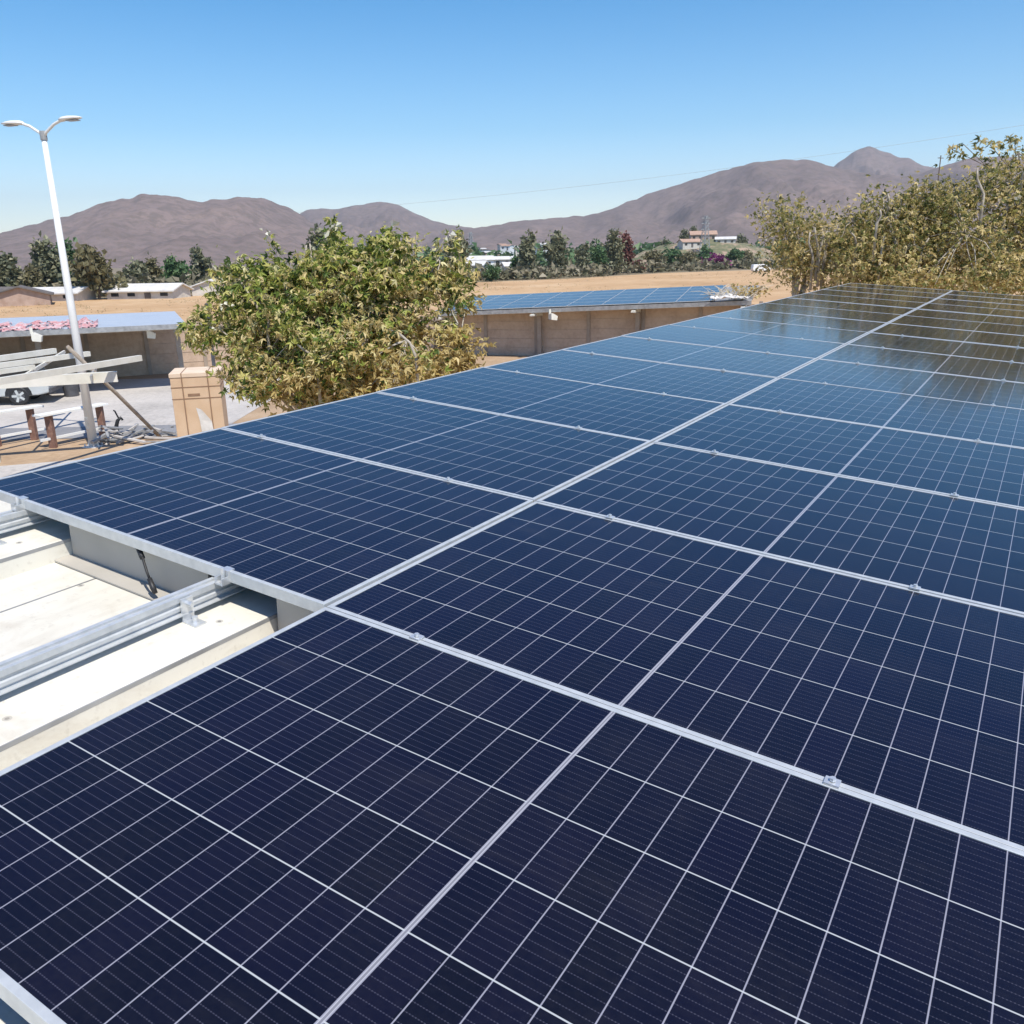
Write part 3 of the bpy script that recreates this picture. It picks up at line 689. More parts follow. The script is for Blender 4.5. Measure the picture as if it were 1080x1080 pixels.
MT['paleroof'] = noisy("pale blue grey metal roof", [(0.25, (0.36, 0.40, 0.46)), (0.5, (0.46, 0.49, 0.54)), (0.75, (0.54, 0.55, 0.58))], 0.7, 0.38, 0.15, stretch=(1, 4, 1), fine=3)
lbase = carport((-28.0, 29.0), (15.4, 6.9), 16.3, 6.9, 0.20, 2.62, 0.0, 0, 0, "low far carport at left with a bare pale metal roof over the silver pickup", "", "", MT['paleroof'])
rbase = carport((-3.9, 45.65), (0.94, -0.33), 16.0, 5.9, 0.50, 2.27, 0.036, 8, 5, "low far carport behind the leafy tree with blue panels on its roof", "panel on the right far carport", "panels on the right far carport")
# floodlights under the eaves
def flood(x, y, Y, label):
    q = at(x, y, Y)
    root = empty("flood_light", q, R(20), label, "flood light", "flood lights under the far carport eaves")
    MB().prism([(0, -0.16), (0.30, -0.20), (0.34, 0.0), (0.1, 0.14), (0, 0.14)], (0, -0.2, 0), (0, 0.2, 0), (1, 0, 0), (0, 0, 1)).build("housing", 'cream', root)
    MB().box((-0.05, -0.02, 0.10), (0.05, 0.02, 0.34)).build("bracket", 'cream', root)
    return root
for x, y, Y, lab in ((34, 355, 33.0, "cream flood light under the left far carport, left of the lamp pole"), (155, 352, 35.8, "cream flood light under the left far carport, between lamp pole and crate"), (580, 333.5, 43.3, "cream flood light under the right far carport, near the leafy tree"), (740, 325.5, 45.9, "cream flood light under the right far carport, near its right end")):
    flood(x, y, Y, lab)
# pinkish netting along the left carport's edge
nm = MB(); rs = random.Random(3)
NX_, NY_ = 60, 14
base = lbase
for i in range(NX_ + 1):
    for j in range(NY_ + 1):
        wob = noise.noise(Vector((i * 0.33, j * 0.5, 2.0)))
        nm.v.append(tuple(base @ Vector((8.7 + 4.3 * i / NX_, 0.0 + (3.4 + 2.0 * noise.noise(Vector((i * 0.2, 9, 0)))) * j / NY_, 0.02 + 0.07 * abs(wob) + 0.05 * rs.random()))))
for i in range(NX_):
    for j in range(NY_):
        if rs.random() < 0.16 or noise.noise(Vector((i * .22, j * .4, 7))) > .28: continue
        a = i * (NY_ + 1) + j; nm.f.append((a, a + 1, a + NY_ + 2, a + NY_ + 1))
nt_ = nm.build("plastic_netting", 'pink', fix=False); sd = nt_.modifiers.new("thickness", 'SOLIDIFY'); sd.thickness = 0.012
tag(nt_, "crumpled pinkish red netting lying along the front edge of the left far carport", "netting")
q = ground(218, 341, 0)
stub = at(219, 329, 36.4)
tag(MB().bar((stub.x, stub.y, 0), (stub.x, stub.y, stub.z + 0.35), 0.12, 0.12, (0, 1, 0)).build("wooden_post", 'dark'), "dark post standing at the right end of the left far carport", "post")

# ---------------------------------------------------------------- vegetation
def leaves(centers, n_per, spread, size, rng, droop=0.3, outward=None, shape=0.55, lobes=1):
    N = len(centers) * n_per
    c = np.repeat(np.array(centers), n_per, 0)
    c = c + rng.normal(0, 1, (N, 3)) * spread * np.array([1, 1, 0.8])
    d = rng.normal(0, 1, (N, 3)); d[:, 2] -= droop; d /= np.linalg.norm(d, axis=1)[:, None]
    u = rng.normal(0, 1, (N, 3)); u[:, 2] += 1.2
    s = np.cross(d, u); s /= np.linalg.norm(s, axis=1)[:, None] + 1e-9
    nrm = np.cross(s, d)
    L = size * rng.uniform(0.45, 1.45, (N, 1)); Wd = L * shape * rng.uniform(0.8, 1.2, (N, 1))
    if lobes == 1:
        fold = nrm * Wd * 0.25
        v = np.stack([c, c + d * L * 0.45 + s * Wd * 0.5 + fold, c + d * L, c + d * L * 0.45 - s * Wd * 0.5 + fold], 1).reshape(-1, 3)
        i = np.arange(N) * 4
        return v, np.concatenate([np.stack([i, i + 1, i + 2], 1), np.stack([i, i + 2, i + 3], 1)])
    # palmate leaf: three pointed lobes joined at the stalk, the tips curling down
    def P(a, r, z): return c + (d * math.cos(a) + s * math.sin(a)) * L * r - nrm * L * z
    v = np.stack([c, P(-1.15, .38, -.02), P(-.85, .80, .14), P(-.42, .42, -.06), P(0.0, 1.0, .20), P(.42, .42, -.06), P(.85, .80, .14), P(1.15, .38, -.02)], 1).reshape(-1, 3)
    i = np.arange(N) * 8
    f = np.concatenate([np.stack([i, i + a, i + a + 1], 1) for a in range(1, 7)])
    return v, f
def mesh_np(name, v, f, m, parent=None):
    me = bpy.data.meshes.new(name); me.from_pydata(v.tolist(), [], f.tolist()); me.materials.append(MT[m])
    o = bpy.data.objects.new(name, me); C.objects.link(o)
    if parent is not None: o.parent = parent
    return o
def blob_points(blobs, n, rng, shell=0.45):
    vol = np.array([b[3] * b[4] * b[5] for b in blobs]); vol = vol ** 0.8; pick = rng.choice(len(blobs), n, p=vol / vol.sum())
    d = rng.normal(0, 1, (n, 3)); d /= np.linalg.norm(d, axis=1)[:, None]
    r = shell + (1 - shell) * rng.random((n, 1)) ** 0.7
    r *= 1 + 0.12 * rng.normal(0, 1, (n, 1)).clip(-1.6, 1.8)
    B = np.array(blobs)[pick]
    return B[:, :3] + d * r * B[:, 3:6]
def tree(name, loc, blobs, n_cl, n_leaf, spread, size, seed, leafm, barkm, label, cat, group=None, trunk_r=0.16, bare=0, sprigs=0, shape=0.6, trunk_h=1.2, limbs=2):
    rng = np.random.default_rng(seed); rr = random.Random(seed)
    root = empty(name, loc, 0, label, cat, group)
    pts = blob_points(blobs, n_cl, rng)
    pts = pts[pts[:, 2] > 0.35]
    tk = MB()
    top = Vector((rr.uniform(-.2, .2), rr.uniform(-.2, .2), trunk_h))
    tk.tube([(0, 0, -0.05), top * 0.5 + Vector((.04, .02, 0)), top], [trunk_r * 1.25, trunk_r, trunk_r * 0.85], 9)
    nodes = [(top, trunk_r * .8)]
    order = sorted(range(len(blobs)), key=lambda k: -blobs[k][5])
    for k, b in enumerate(blobs):
        for _ in range(limbs):
            tgt = Vector(b[:3]) + Vector((rr.uniform(-.5, .5) * b[3], rr.uniform(-.5, .5) * b[4], rr.uniform(0, .8) * b[5]))
            mid = top.lerp(tgt, 0.5) + Vector((rr.uniform(-.3, .3), rr.uniform(-.3, .3), rr.uniform(0, .3)))
            pl = [top - Vector((0, 0, rr.uniform(0, .4) * trunk_h)), top.lerp(mid, .5) + Vector((rr.uniform(-.1, .1), rr.uniform(-.1, .1), .05)), mid, mid.lerp(tgt, .5) + Vector((0, 0, .08)), tgt]
            rd = [trunk_r * .6, trunk_r * .45, trunk_r * .33, trunk_r * .22, trunk_r * .1]
            tk.tube(pl, rd, 6)
            nodes += [(p, r) for p, r in zip(pl[1:], rd[1:])] + [(pl[2].lerp(pl[3], .5), rd[3])]
    nv = np.array([tuple(p) for p, _ in nodes])
    for k in range(0, len(pts), 2):
        j = int(np.argmin(((nv - pts[k]) ** 2).sum(1))); p = nodes[j][0]; q = Vector(pts[k])
        tk.tube([p, p.lerp(q, .5) + Vector((rr.uniform(-.08, .08), rr.uniform(-.08, .08), .06)), q], [trunk_r * .09 + .006, trunk_r * .06 + .004, .004], 4, cap=False)
    big = [b for b in blobs if b[5] > 0.5 and b[3] > 0.6]
    for k in range(bare):                          # bare pruned limbs reaching past the leaves
        b = big[rr.randrange(len(big))]
        p = Vector(b[:3]) + Vector((rr.uniform(-.8, .8) * b[3], -rr.uniform(.1, .8) * b[4], rr.uniform(-.2, .45) * b[5]))
        q = p + Vector((rr.uniform(-.25, .25), rr.uniform(-.2, .1), rr.uniform(.25, .6)))
        q.x += rr.uniform(-.16, .16)
        tk.tube([p - Vector((0, 0, .8)), p, p.lerp(q, .6) + Vector((rr.uniform(-.07, .07), 0, 0)), q], [.035, .03, .024, .018], 6)
    tk.build("trunk", barkm, root, smooth=True)
    v, f = leaves(pts, n_leaf, spread, size, rng, shape=shape, lobes=3)
    if sprigs:
        b = blobs[order[0]]; ex = []
        for k in range(sprigs):
            b = blobs[rr.randrange(len(blobs))]
            base_ = Vector(b[:3]) + Vector((rr.uniform(-.8, .8) * b[3], rr.uniform(-.5, .5) * b[4], b[5] * .75))
            tip = base_ + Vector((rr.uniform(-.2, .2), 0, rr.uniform(.15, .42)))
            for t in np.linspace(0, 1, 8): ex.append(tuple(base_.lerp(tip, t)))
        v2, f2 = leaves(ex, 4, .05, size * .9, rng, shape=shape, lobes=3); f = np.concatenate([f, f2 + len(v)]); v = np.concatenate([v, v2])
    mesh_np("crown", v, f, leafm, root)
    return root, pts

# main leafy tree beside the array
ctr = at(352, 400, 17.0); tl = (ctr.x, ctr.y, 0)
def rel(x, y, Y=17.0):
    q = at(x, y, Y); return (q.x - tl[0], q.y - tl[1], q.z)
def blobs_px(lst, Y0, sc_=1.0):
    out = []
    for x, y, rx, ry, dy in lst:
        q = rel(x, y, Y0 + dy); k = (Y0 + dy) / F
        out.append((*q, rx * k, rx * k * 0.9, ry * k))
    return out
bl = blobs_px([(350, 350, 92, 62, 0), (272, 328, 42, 40, .3), (232, 352, 36, 14, -.2), (292, 298, 36, 28, .2), (352, 286, 38, 26, .4), (388, 284, 40, 26, 0), (422, 284, 40, 28, 0), (456, 322, 42, 42, .3), (478, 366, 32, 32, 0), (482, 392, 26, 18, -.3), (395, 385, 80, 45, -.8), (300, 392, 56, 38, -.6), (250, 282, 14, 16, .2), (472, 285, 14, 28, .3), (412, 262, 22, 12, .2), (353, 262, 16, 12, .2), (325, 265, 14, 12, .3), (265, 398, 26, 30, .1), (245, 312, 18, 14, 0)], 17.0)
ft, fp = tree("leafy_tree", tl, bl, 440, 46, 0.16, 0.135, 5, 'leaf_a', 'palebark', "bushy yellow green broadleaf tree growing between the array and the far carports", "tree", trunk_r=0.13, bare=5, sprigs=8, shape=0.62)
bs_ = [(283, 246, 17), (353, 240, 17), (230, 292, 17), (412, 238, 17), (473, 246, 17), (236, 322, 16.3), (228, 345, 16.5)]
v_, f_ = leaves([rel(*b_) for b_ in bs_], 6, 0.05, 0.12, np.random.default_rng(2), shape=.8)
mesh_np("blossom", v_, f_, 'flower', ft)
tw, tv_ = MB(), []
for x_, y_, Y_ in bs_:
    p_, q_ = Vector(rel(x_, y_, Y_)), Vector(rel(x_ + (352 - x_) * .22, y_ + 42, 17.0))
    tw.tube([p_, p_.lerp(q_, .5) + Vector((.03, 0, .04)), q_], [.006, .009, .012], 5)
    tv_ += [tuple(p_.lerp(q_, k_)) for k_ in (.1, .25, .4, .55, .7, .85, 1.0)]
tw.build("blossom_twig", 'palebark', ft)
v_, f_ = leaves(tv_, 7, .06, .12, np.random.default_rng(12), shape=.62, lobes=3)
cr_ = [o for o in kids(ft) if o.name.startswith("crown")][0]
cv_ = np.array([tuple(p.co) for p in cr_.data.vertices]); cf_ = np.array([tuple(p.vertices) for p in cr_.data.polygons])
cr_.data.clear_geometry(); cr_.data.from_pydata(np.concatenate([cv_, v_]).tolist(), [], np.concatenate([cf_, f_ + len(cv_)]).tolist())

def side_tree(x, ybase, Y, lst, n, seed, leafm, label, bare, sprigs, size=0.10, nl=38, spread=.20):
    global tl
    c = at(x, ybase, Y); tl = (c.x, c.y, 0)
    ft_, p_ = tree("pruned_tree", tl, blobs_px(lst, Y), n, nl, spread, size, seed, leafm, 'palebark', label, "tree", "pruned trees behind the array", trunk_r=0.12, bare=bare, sprigs=sprigs, trunk_h=3.7, limbs=1)
    rg = np.random.default_rng(seed + 50); out = p_[p_[:, 1] < np.median(p_[:, 1])]
    pk = out[rg.choice(len(out), max(5, len(out) // 9), replace=False)]
    v, f = leaves(pk, 4, .05, .085, rg, shape=.8); mesh_np("blossom", v, f, 'flower', ft_)
    return ft_, p_
side_tree(848, 300, 22.0, [(820, 240, 22, 28, 0), (845, 250, 34, 34, .5), (870, 268, 30, 28, 0), (835, 280, 28, 16, 0), (865, 290, 30, 14, 0)], 170, 21, 'leaf_b', "sparse thin leaved tree with bare twigs at the far left corner of the array", 8, 6, 0.09, 26, .18)
side_tree(935, 300, 20.5, [(935, 255, 45, 42, 0), (905, 262, 36, 36, .3), (965, 240, 42, 40, .3), (950, 280, 55, 26, -.4), (925, 222, 22, 22, .3), (985, 215, 26, 26, 0), (935, 292, 60, 18, -.6)], 235, 22, 'leaf_b', "dense olive tree with stumps of cut limbs behind the far end of the array", 10, 6)
side_tree(1045, 300, 20.0, [(1045, 235, 60, 60, 0), (1010, 250, 42, 44, -.3), (1075, 205, 40, 42, .2), (1040, 280, 70, 26, -.5), (1078, 172, 20, 14, 0), (1110, 240, 50, 60, 0), (1040, 294, 75, 18, -.7)], 310, 23, 'leaf_b', "tallest olive and yellow tree at the right picture edge behind the array", 7, 5)
rt_ = [o for o in C.objects if o.name.startswith("pruned_tree")][-1]
v_, f_ = leaves([at(x, y, 19.6) - Vector(tl) for x, y in ((1003, 157), (1008, 161), (1016, 163), (1036, 147), (1042, 152), (1048, 155), (1056, 154), (1062, 148), (1016, 152), (1070, 146), (1030, 162))], 9, 0.075, 0.12, np.random.default_rng(7), shape=.6, lobes=3)
cr_ = [o for o in kids(rt_) if o.name.startswith("crown")][0]
cv_ = np.array([tuple(p.co) for p in cr_.data.vertices]); cf_ = np.array([tuple(p.vertices) for p in cr_.data.polygons])
cr_.data.clear_geometry(); cr_.data.from_pydata(np.concatenate([cv_, v_]).tolist(), [], np.concatenate([cf_, f_ + len(cv_)]).tolist())
sg = MB()
for a_, b_ in (((1003, 157), (1040, 175)), ((1042, 150), (1065, 178)), ((1016, 152), (1045, 180)), ((1070, 146), (1072, 175))):
    sg.tube([at(*a_, 19.6) - Vector(tl), at(*b_, 19.8) - Vector(tl)], 0.008, 5)
sg.build("sprig_stem", 'bark', rt_)

# pale prunings at the far left corner of the roof
pp_ = rbase @ Vector((15.0, 0.9, 0.02))
hp = empty("prunings_heap", pp_, 0, "pale pruned twigs and white sacking heaped on the right far carport's end", "prunings heap")
hp.scale = (1.5, 1.5, 1.5)
rs = random.Random(8); m = MB()
for k in range(46):
    a = Vector((rs.uniform(-.55, .75), rs.uniform(-.7, 1.0), rs.uniform(.02, .12))); th = rs.uniform(0, 6.28); l = rs.uniform(.3, .8)
    b = a + Vector((math.cos(th) * l, math.sin(th) * l, rs.uniform(.05, .40))); m.tube([a, a.lerp(b, .5) + Vector((0, 0, .06)), b], [.013, .010, .006], 5)
m.build("twigs", 'drytwig', hp)
m = MB()
for i in range(13):
    for j in range(9):
        m.v.append((-.7 + .09 * i, -.9 + .1 * j, .03 + .14 * abs(noise.noise(Vector((i * .45, j * .5, 4)))) + .10 * math.exp(-((i - 6) ** 2 + (j - 4) ** 2) / 10)))
for i in range(12):
    for j in range(8): m.f.append((i * 9 + j, i * 9 + j + 1, i * 9 + j + 10, i * 9 + j + 9))
sk = m.build("sacking", 'paper', hp, fix=False); md = sk.modifiers.new("thickness", 'SOLIDIFY'); md.thickness = 0.01
v_, f_ = leaves([(rs.uniform(.1, 1.0), rs.uniform(-.5, 1.0), rs.uniform(.1, .35)) for _ in range(26)], 12, .1, .12, np.random.default_rng(9))
mesh_np("dry_leaves", v_, f_, 'leaf_b', hp)

# distant trees at the edge of the field and beyond
def far_tree(x, yb, yt, wpx, kind, label, seed, group="trees beyond the dry field", Y=None, dens=1.0, name="distant_tree", cat="tree"):
    rng = np.random.default_rng(seed); rr = random.Random(seed)
    q = ground(x, yb) if Y is None else at(x, yb, Y)
    Yd = q.y; k = Yd / F; H = (yb - yt) * k; Wm = wpx * k / 2
    root = empty(name, (q.x, q.y, q.z if Y else 0), 0, label, cat, group)
    bl = []
    nb = 7
    for i in range(nb):
        z = H * (0.30 + 0.58 * i / (nb - 1)); wz = Wm * (0.95 if i < nb - 2 else 0.55)
        bl.append((rr.uniform(-.5, .5) * wz, rr.uniform(-.5, .5) * wz, z, wz * rr.uniform(.45, .68), wz * .6, H * rr.uniform(.12, .20)))
    n = int(120 * dens); pts = blob_points(bl, n, rng, .3); pts = pts[pts[:, 2] > 0.02 * H]
    v, f = leaves(pts, 11, 0.045 * (H + Wm), 0.075 * (H + 2 * Wm) * 0.8, rng, shape=.8)
    v[:, 2] = np.maximum(v[:, 2], 0.02)
    tk = MB().tube([(0, 0, -0.1), (rr.uniform(-.1, .1) * Wm, 0, H * .35), (rr.uniform(-.2, .2) * Wm, 0, H * .8)], [H * .03, H * .022, H * .006], 6)
    for b in bl[:4]: tk.tube([(0, 0, H * .25), Vector(b[:3])], [H * .015, H * .005], 5)
    tk.build("trunk", 'farbark', root); mesh_np("crown", v, f, kind, root)
    return root
FT = [(10, 316, 272, 36, 'leaf_dark', "dark tree at the left picture edge beyond the field"), (40, 316, 283, 28, 'leaf_olive', "low olive tree between the two leftmost dark trees"),
 (58, 314, 257, 36, 'leaf_dark', "tall grey green tree just left of the lamp pole"), (78, 312, 258, 22, 'leaf_green', "green tree half behind the lamp pole"),
 (105, 316, 263, 52, 'leaf_olive', "broad round olive tree right of the lamp pole"), (146, 309, 279, 34, 'leaf_dark', "dark tree behind the long white shed"),
 (166, 308, 276, 24, 'leaf_olive', "olive tree over the right half of the long white shed"), (186, 308, 274, 34, 'leaf_green', "bright green tree between shed and right hut"),
 (212, 306, 267, 22, 'leaf_dark', "narrow grey tree above the right hut"), (236, 304, 282, 30, 'leaf_olive', "olive tree seen left of the leafy tree's top"),
 (338, 300, 251, 30, 'leaf_dark', "grey tree peeping over the leafy tree"), (481, 298, 249, 26, 'leaf_dark', "dark tree at the right shoulder of the leafy tree"),
 (518, 297, 281, 22, 'leaf_green', "round green bush in front of the white sheds"), (544, 293, 272, 14, 'leaf_green', "small green tree left of the tall pair"),
 (557, 293, 250, 19, 'leaf_dark', "left tree of the tall dark pair beyond the field"), (585, 292, 249, 27, 'leaf_dark', "right tree of the tall dark pair beyond the field"),
 (612, 290, 283, 22, 'leaf_red', "low reddish bush right of the tall pair"), (616, 290, 260, 16, 'leaf_dark', "narrow dark tree above the reddish bush"),
 (632, 289, 259, 22, 'leaf_green', "green tree left of the spired pair"), (647, 290, 246, 15, 'leaf_dark', "green spire shaped tree of the spired pair"),
 (660, 288, 246, 12, 'leaf_red', "reddish spire shaped tree of the spired pair"), (672, 288, 276, 20, 'leaf_red', "dark red bush at the foot of the spired pair"),
 (690, 285, 265, 26, 'leaf_olive', "olive tree right of the dark red bush"), (708, 284, 264, 26, 'leaf_green', "green tree below the terraced hill's left end"),
 (728, 284, 268, 26, 'leaf_olive', "pale olive tree left of the magenta bush"), (755, 284, 270, 30, 'leaf_magenta', "bush in magenta blossom at the field's edge"),
 (742, 280, 262, 22, 'leaf_green', "green tree behind the magenta bush"), (772, 282, 264, 22, 'leaf_green', "green tree right of the magenta bush"),
 (787, 281, 266, 18, 'leaf_olive', "olive tree left of the white van"), (822, 281, 268, 26, 'leaf_green', "green tree behind the white van"), (860, 281, 262, 40, 'leaf_olive', "olive tree showing through the sparse corner tree"),
 (420, 300, 262, 40, 'leaf_olive', "olive tree behind the leafy tree's crown")]
for i, (x, yb, yt, wp, kd, lab) in enumerate(FT): far_tree(x, yb, yt, wp, kd, lab, 100 + i)

# scrub along the far edge of the field and over the plain: one mass
rng = np.random.default_rng(77); cs = []
for x in np.linspace(-60, 1120, 300):
    yb = np.interp(x, [0, 100, 300, 500, 600, 700, 820, 1100], [318, 314, 306, 298, 294, 288, 283.5, 280]); q = ground(x, yb - rng.uniform(0.2, 1.4))
    for _ in range(2): cs.append((q.x + rng.normal(0, 2), q.y + rng.uniform(1, 14), rng.uniform(.2, 1.6)))
v_, f_ = leaves(cs, 14, 0.9, 1.5, rng, shape=.8); v_[:, 2] = np.abs(v_[:, 2])
tag(mesh_np("scrub", v_, f_, 'leaf_scrub'), kind='stuff')
cs = []
for _ in range(1500):
    x = rng.uniform(440, 1000); Y = rng.uniform(420, 1500); q = at(x, 270, Y); cs.append((q.x, Y, rng.uniform(.5, 6)))
v_, f_ = leaves(cs, 16, 3.0, 4.0, rng, shape=.8); v_[:, 2] = np.abs(v_[:, 2])
tag(mesh_np("valley_woodland", v_, f_, 'leaf_green'), kind='stuff')

cs = []
for _ in range(900):                               # tufts of dry weed on the field
    x = rng.uniform(-40, 980); y0 = np.interp(x, [0, 500, 820], [319, 298, 285]); q = ground(x, y0 + rng.uniform(0.5, 30) ** 1.0 * rng.random())
    if q.y > 52 and abs(noise.noise(Vector((q.x * .03, q.y * .03, 5)))) > .12: cs.append((q.x, q.y, .12))
v_, f_ = leaves(cs, 9, .30, .24, rng, droop=-1.0, shape=.3); v_[:, 2] = np.maximum(np.abs(v_[:, 2]) * .6, .01)
tag(mesh_np("dry_weeds", v_, f_, 'leaf_weed'), kind='stuff')

# ---------------------------------------------------------------- houses, hill, pylons
def house(x, yb, Y, wd, dp, h, rise, rz, wall, roof, label, group=None, nwin=3, name="house", cat="house", z0=0.0):
    q = ground(x, yb) if Y is None else at(x, yb, Y)
    root = empty(name, (q.x, q.y, z0 if Y is None else max(0, q.z)), R(rz), label, cat, group)
    dn = 12.0 if Y is not None else 0.3
    prof = [(-dp / 2, -dn), (dp / 2, -dn), (dp / 2, h), (0, h + rise), (-dp / 2, h)]
    MB().prism(prof, (-wd / 2, 0, 0), (wd / 2, 0, 0), (0, 1, 0), (0, 0, 1)).build("wall", wall, root)
    o = 0.45; t = 0.18; sl_ = rise / (dp / 2)
    rp = [(-dp / 2 - o, h - o * sl_ + .02), (0, h + rise + .02), (dp / 2 + o, h - o * sl_ + .02), (dp / 2 + o, h - o * sl_ + t + .02), (0, h + rise + t + .02), (-dp / 2 - o, h - o * sl_ + t + .02)]
    MB().prism(rp, (-wd / 2 - o, 0, 0), (wd / 2 + o, 0, 0), (0, 1, 0), (0, 0, 1)).build("roof", roof, root)
    for k in range(nwin):
        cx = -wd / 2 + wd * (k + .5) / nwin
        if k == nwin // 2: MB().box((cx - .5, -dp / 2 - .05, 0), (cx + .5, -dp / 2 + .02, min(2.1, h * .8))).build("door", 'darkroof', root)
        else: MB().box((cx - .6, -dp / 2 - .04, h * .35), (cx + .6, -dp / 2 + .02, h * .78)).build("window", 'glass', root)
    return root
house(24, 321.5, None, 8, 7.0, 1.35, 1.0, 116, 'brickwall', 'darkroof', "pale pink gabled hut at the far left below the dark trees", nwin=2)
house(-2, 320, None, 7, 5, 1.3, .8, 5, 'stucco', 'darkroof', "low hut cut by the left picture edge", nwin=2)
house(62, 317, None, 9, 5, 1.1, .7, -6, 'stucco', 'tinroof', "low pale shed under the grey green tree left of the lamp", nwin=3)
house(158, 314.5, None, 10.5, 5.5, 1.15, .85, -8, 'stucco', 'tinroof', "long shed with white tin roof between the far trees", nwin=4)
house(224, 311, None, 6.5, 5.5, 1.4, .9, 104, 'stucco', 'tinroof', "grey gabled hut between white shed and leafy tree", nwin=2)
house(496, 290, 215, 7.5, 7, 2.2, .9, -10, 'stucco', 'tinroof', "white roofed shed nearest the leafy tree's right edge", nwin=3)
house(503, 284, 260, 9, 8, 2.6, 1.0, 8, 'whitecar', 'tinroof', "white shed above the nearest white roof", nwin=3)
house(530, 281, 290, 6, 6, 2.2, .8, 0, 'stucco', 'tinroof', "small pale shed behind the round green bush", nwin=2)
house(541, 288, 230, 5, 5, 1.8, .8, 12, 'stucco', 'tinroof', "pale shed left of the tall dark trees", nwin=2)
rs = random.Random(5)
for k in range(26):
    x = 488 + (k * 47 % 150) * 0.62; y = 263 + (k * 29 % 11); Y = 520 + rs.uniform(0, 260)
    q = at(x, y, Y)
    house(x, y, Y, rs.uniform(6, 11), 7, rs.uniform(2.6, 4.2), .7, rs.uniform(-30, 30), rs.choice(['stucco', 'whitecar', 'brickwall']), rs.choice(['tinroof', 'darkroof', 'tile']), "tiny pale house of the distant settlement right of the leafy tree", "houses of the distant settlement", nwin=2)
# low terraced hill with a house and pylon
hb_ = at(742, 278, 430)
m = MB(); NAZ, NRD = 48, 14
for j in range(NRD):
    for i in range(NAZ):
        t = 2 * math.pi * i / NAZ; r = 1 - j / (NRD - 1)
        h = 11.5 * (1 - r ** 1.7); h = 2.3 * round(h / 2.3) * .6 + h * .4
        k = 1 + .15 * noise.noise(Vector((math.cos(t) * 1.5, math.sin(t) * 1.5, 3)))
        m.v.append((hb_.x + 48 * k * r * math.cos(t), hb_.y + 40 * k * r * math.sin(t), h - (0.5 if j == 0 else 0)))
for j in range(NRD - 1):
    for i in range(NAZ): m.f.append((j * NAZ + i, j * NAZ + (i + 1) % NAZ, (j + 1) * NAZ + (i + 1) % NAZ, (j + 1) * NAZ + i))
tag(m.build("terraced_hill", 'terrace', smooth=True), kind='structure')
house(741, 254.5, 428, 12, 8, 3.0, 1.6, -6, 'brickwall', 'tile', "tiled house on top of the terraced hill", nwin=4)
house(727, 261, 412, 9, 7, 2.4, 1.2, 10, 'stucco', 'tile', "tiled house on the lower left step of the terraced hill", nwin=3)
house(765, 258, 420, 9, 7, 2.4, 1.0, -14, 'stucco', 'tinroof', "pale house on the right step of the terraced hill", nwin=3)
for i, (x, y0, y1, wp, lab) in enumerate(((722, 259, 244, 11, "left tree behind the house on the terraced hill"), (731, 256, 240, 11, "tree behind the house on the terraced hill, next to the pylon"), (779, 264, 250, 16, "tree on the right slope of the terraced hill"), (701, 270, 255, 26, "tree at the left foot of the terraced hill"))):
    far_tree(x, y0, y1, wp, 'leaf_dark', lab, 300 + i, "trees on the terraced hill", Y=445)
def pylon(x, yb, yt, Y, label):
    q = at(x, yb, Y); k = Y / F; H = (yb - yt) * k + q.z
    root = empty("lattice_pylon", (q.x, q.y, 0), R(30), label, "pylon", "lattice pylons in the valley")
    s0, s1 = H * .10, H * .022; m = MB(); th = 0.22
    cor = [(-1, -1), (1, -1), (1, 1), (-1, 1)]
    def P(c, t): s = s0 + (s1 - s0) * t; return Vector((c[0] * s, c[1] * s, H * t))
    for c in cor: m.bar(P(c, 0), P(c, 1), th, th, (0, 1, 0.01))
    for k_ in range(9):
        t0, t1 = (k_ / 9) ** .8, ((k_ + 1) / 9) ** .8
        for a in range(4):
            c, d = cor[a], cor[(a + 1) % 4]
            m.bar(P(c, t0), P(d, t1), th * .6, th * .6, (.3, .2, 1)); m.bar(P(d, t0), P(c, t1), th * .6, th * .6, (.3, .2, 1))
    m.build("lattice", 'grey', root)
    for t in (.72, .84, .95): MB().bar((-H * .12, 0, H * t), (H * .12, 0, H * t), th, th * 1.4).build("cross_arm", 'grey', root)
    return root
pylon(743, 266, 231, 400, "lattice pylon standing by the house on the terraced hill")
pylon(497, 270, 247, 560, "lattice pylon standing over the distant settlement")
up = at(991, 176, 190); ut = at(991, 164, 190)
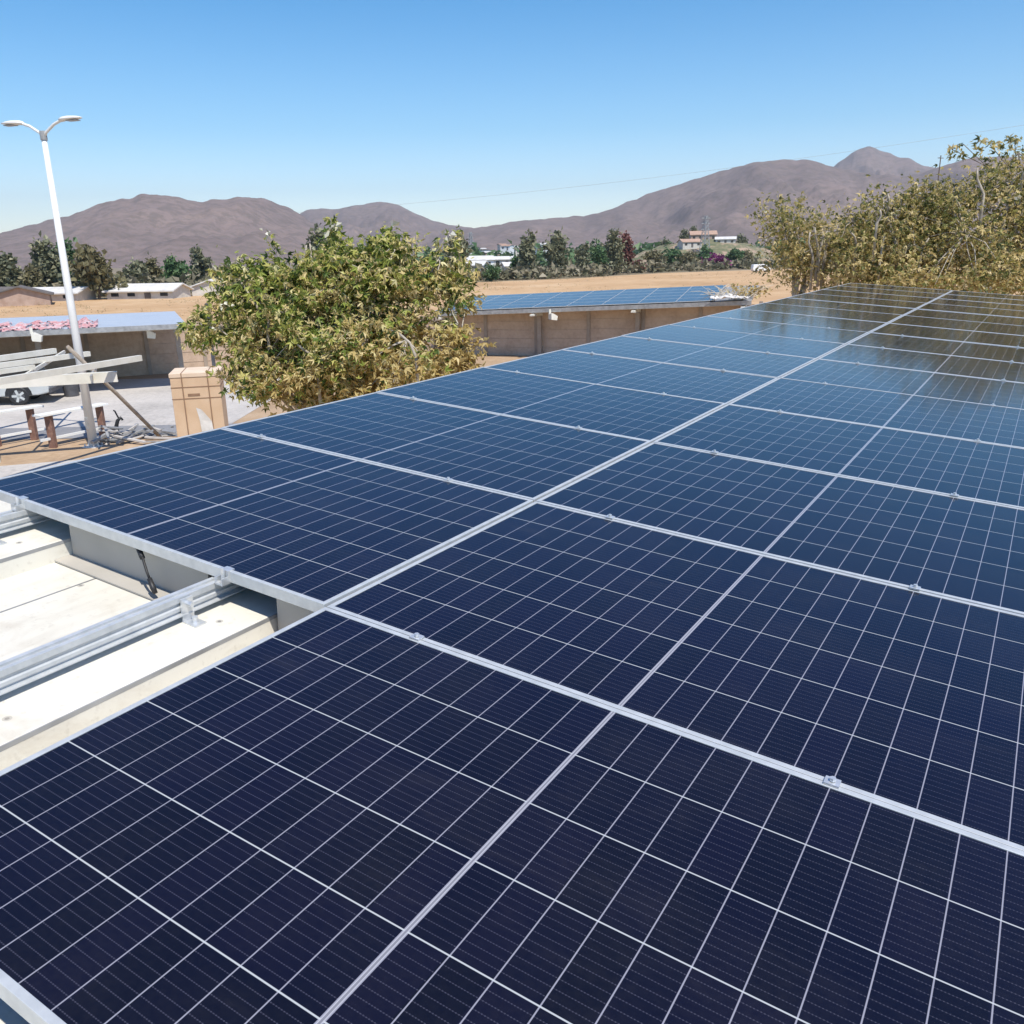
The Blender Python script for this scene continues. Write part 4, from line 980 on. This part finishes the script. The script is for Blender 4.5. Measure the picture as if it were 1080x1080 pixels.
ur = empty("utility_pole", (up.x, up.y, 0), R(20), "utility pole whose cross arm shows above the right hand trees", "utility pole")
MB().tube([(0, 0, 0), (0, 0, ut.z)], [.15, .10], 8).build("pole", 'farbark', ur)
MB().box((-.75, -.06, ut.z - .55), (.75, .06, ut.z - .43)).build("cross_arm", 'farbark', ur)
a, b = at(180, 232, 150), at(1300, 95, 110)
pts = [a.lerp(b, t) + Vector((0, 0, -2.2 * 4 * t * (1 - t))) for t in np.linspace(0, 1, 40)]
tag(MB().tube(pts, 0.014, 5).build("overhead_cable", 'grey', smooth=True), "thin power cable rising across the sky to the right", "cable")
# small white van at the edge of the field
vq = ground(802, 287)
vn = empty("white_van", vq, R(4), "white van parked at the far edge of the dry field", "van")
MB().prism([(-2.3, .35), (-2.35, 1.0), (-2.2, 1.95), (1.0, 2.0), (1.6, 1.25), (2.3, 1.05), (2.4, .4)], (0, -.95, 0), (0, .95, 0), (1, 0, 0), (0, 0, 1)).build("body", 'whitecar', vn, bevel=.08)
for s in (-1, 1):
    MB().prism([(-.2, 1.3), (-.2, 1.8), (.92, 1.82), (1.35, 1.3)], (0, s * .952, 0), (0, s * .965, 0), (1, 0, 0), (0, 0, 1)).build("window", 'glass', vn)
    for x in (-1.45, 1.5): MB().tube([(x, s * .75, .36), (x, s * .97, .36)], .36, 16).build("wheel", 'black', vn)

# ---------------------------------------------------------------- air between here and the hills
hm = bpy.data.materials.new("thin haze"); hm.use_nodes = True
ht = hm.node_tree
for n_ in list(ht.nodes):
    if n_.type == 'BSDF_PRINCIPLED': ht.nodes.remove(n_)
pv = ht.nodes.new("ShaderNodeVolumePrincipled")
pv.inputs["Color"].default_value = (0.80, 0.86, 0.95, 1); pv.inputs["Density"].default_value = 0.00010; pv.inputs["Anisotropy"].default_value = 0.2
ht.links.new(pv.outputs[0], ht.nodes["Material Output"].inputs["Volume"])
MT['haze'] = hm
tag(MB().box((-9200, -300, -3.5), (9200, 9200, 690)).build("haze", 'haze'), kind='stuff')
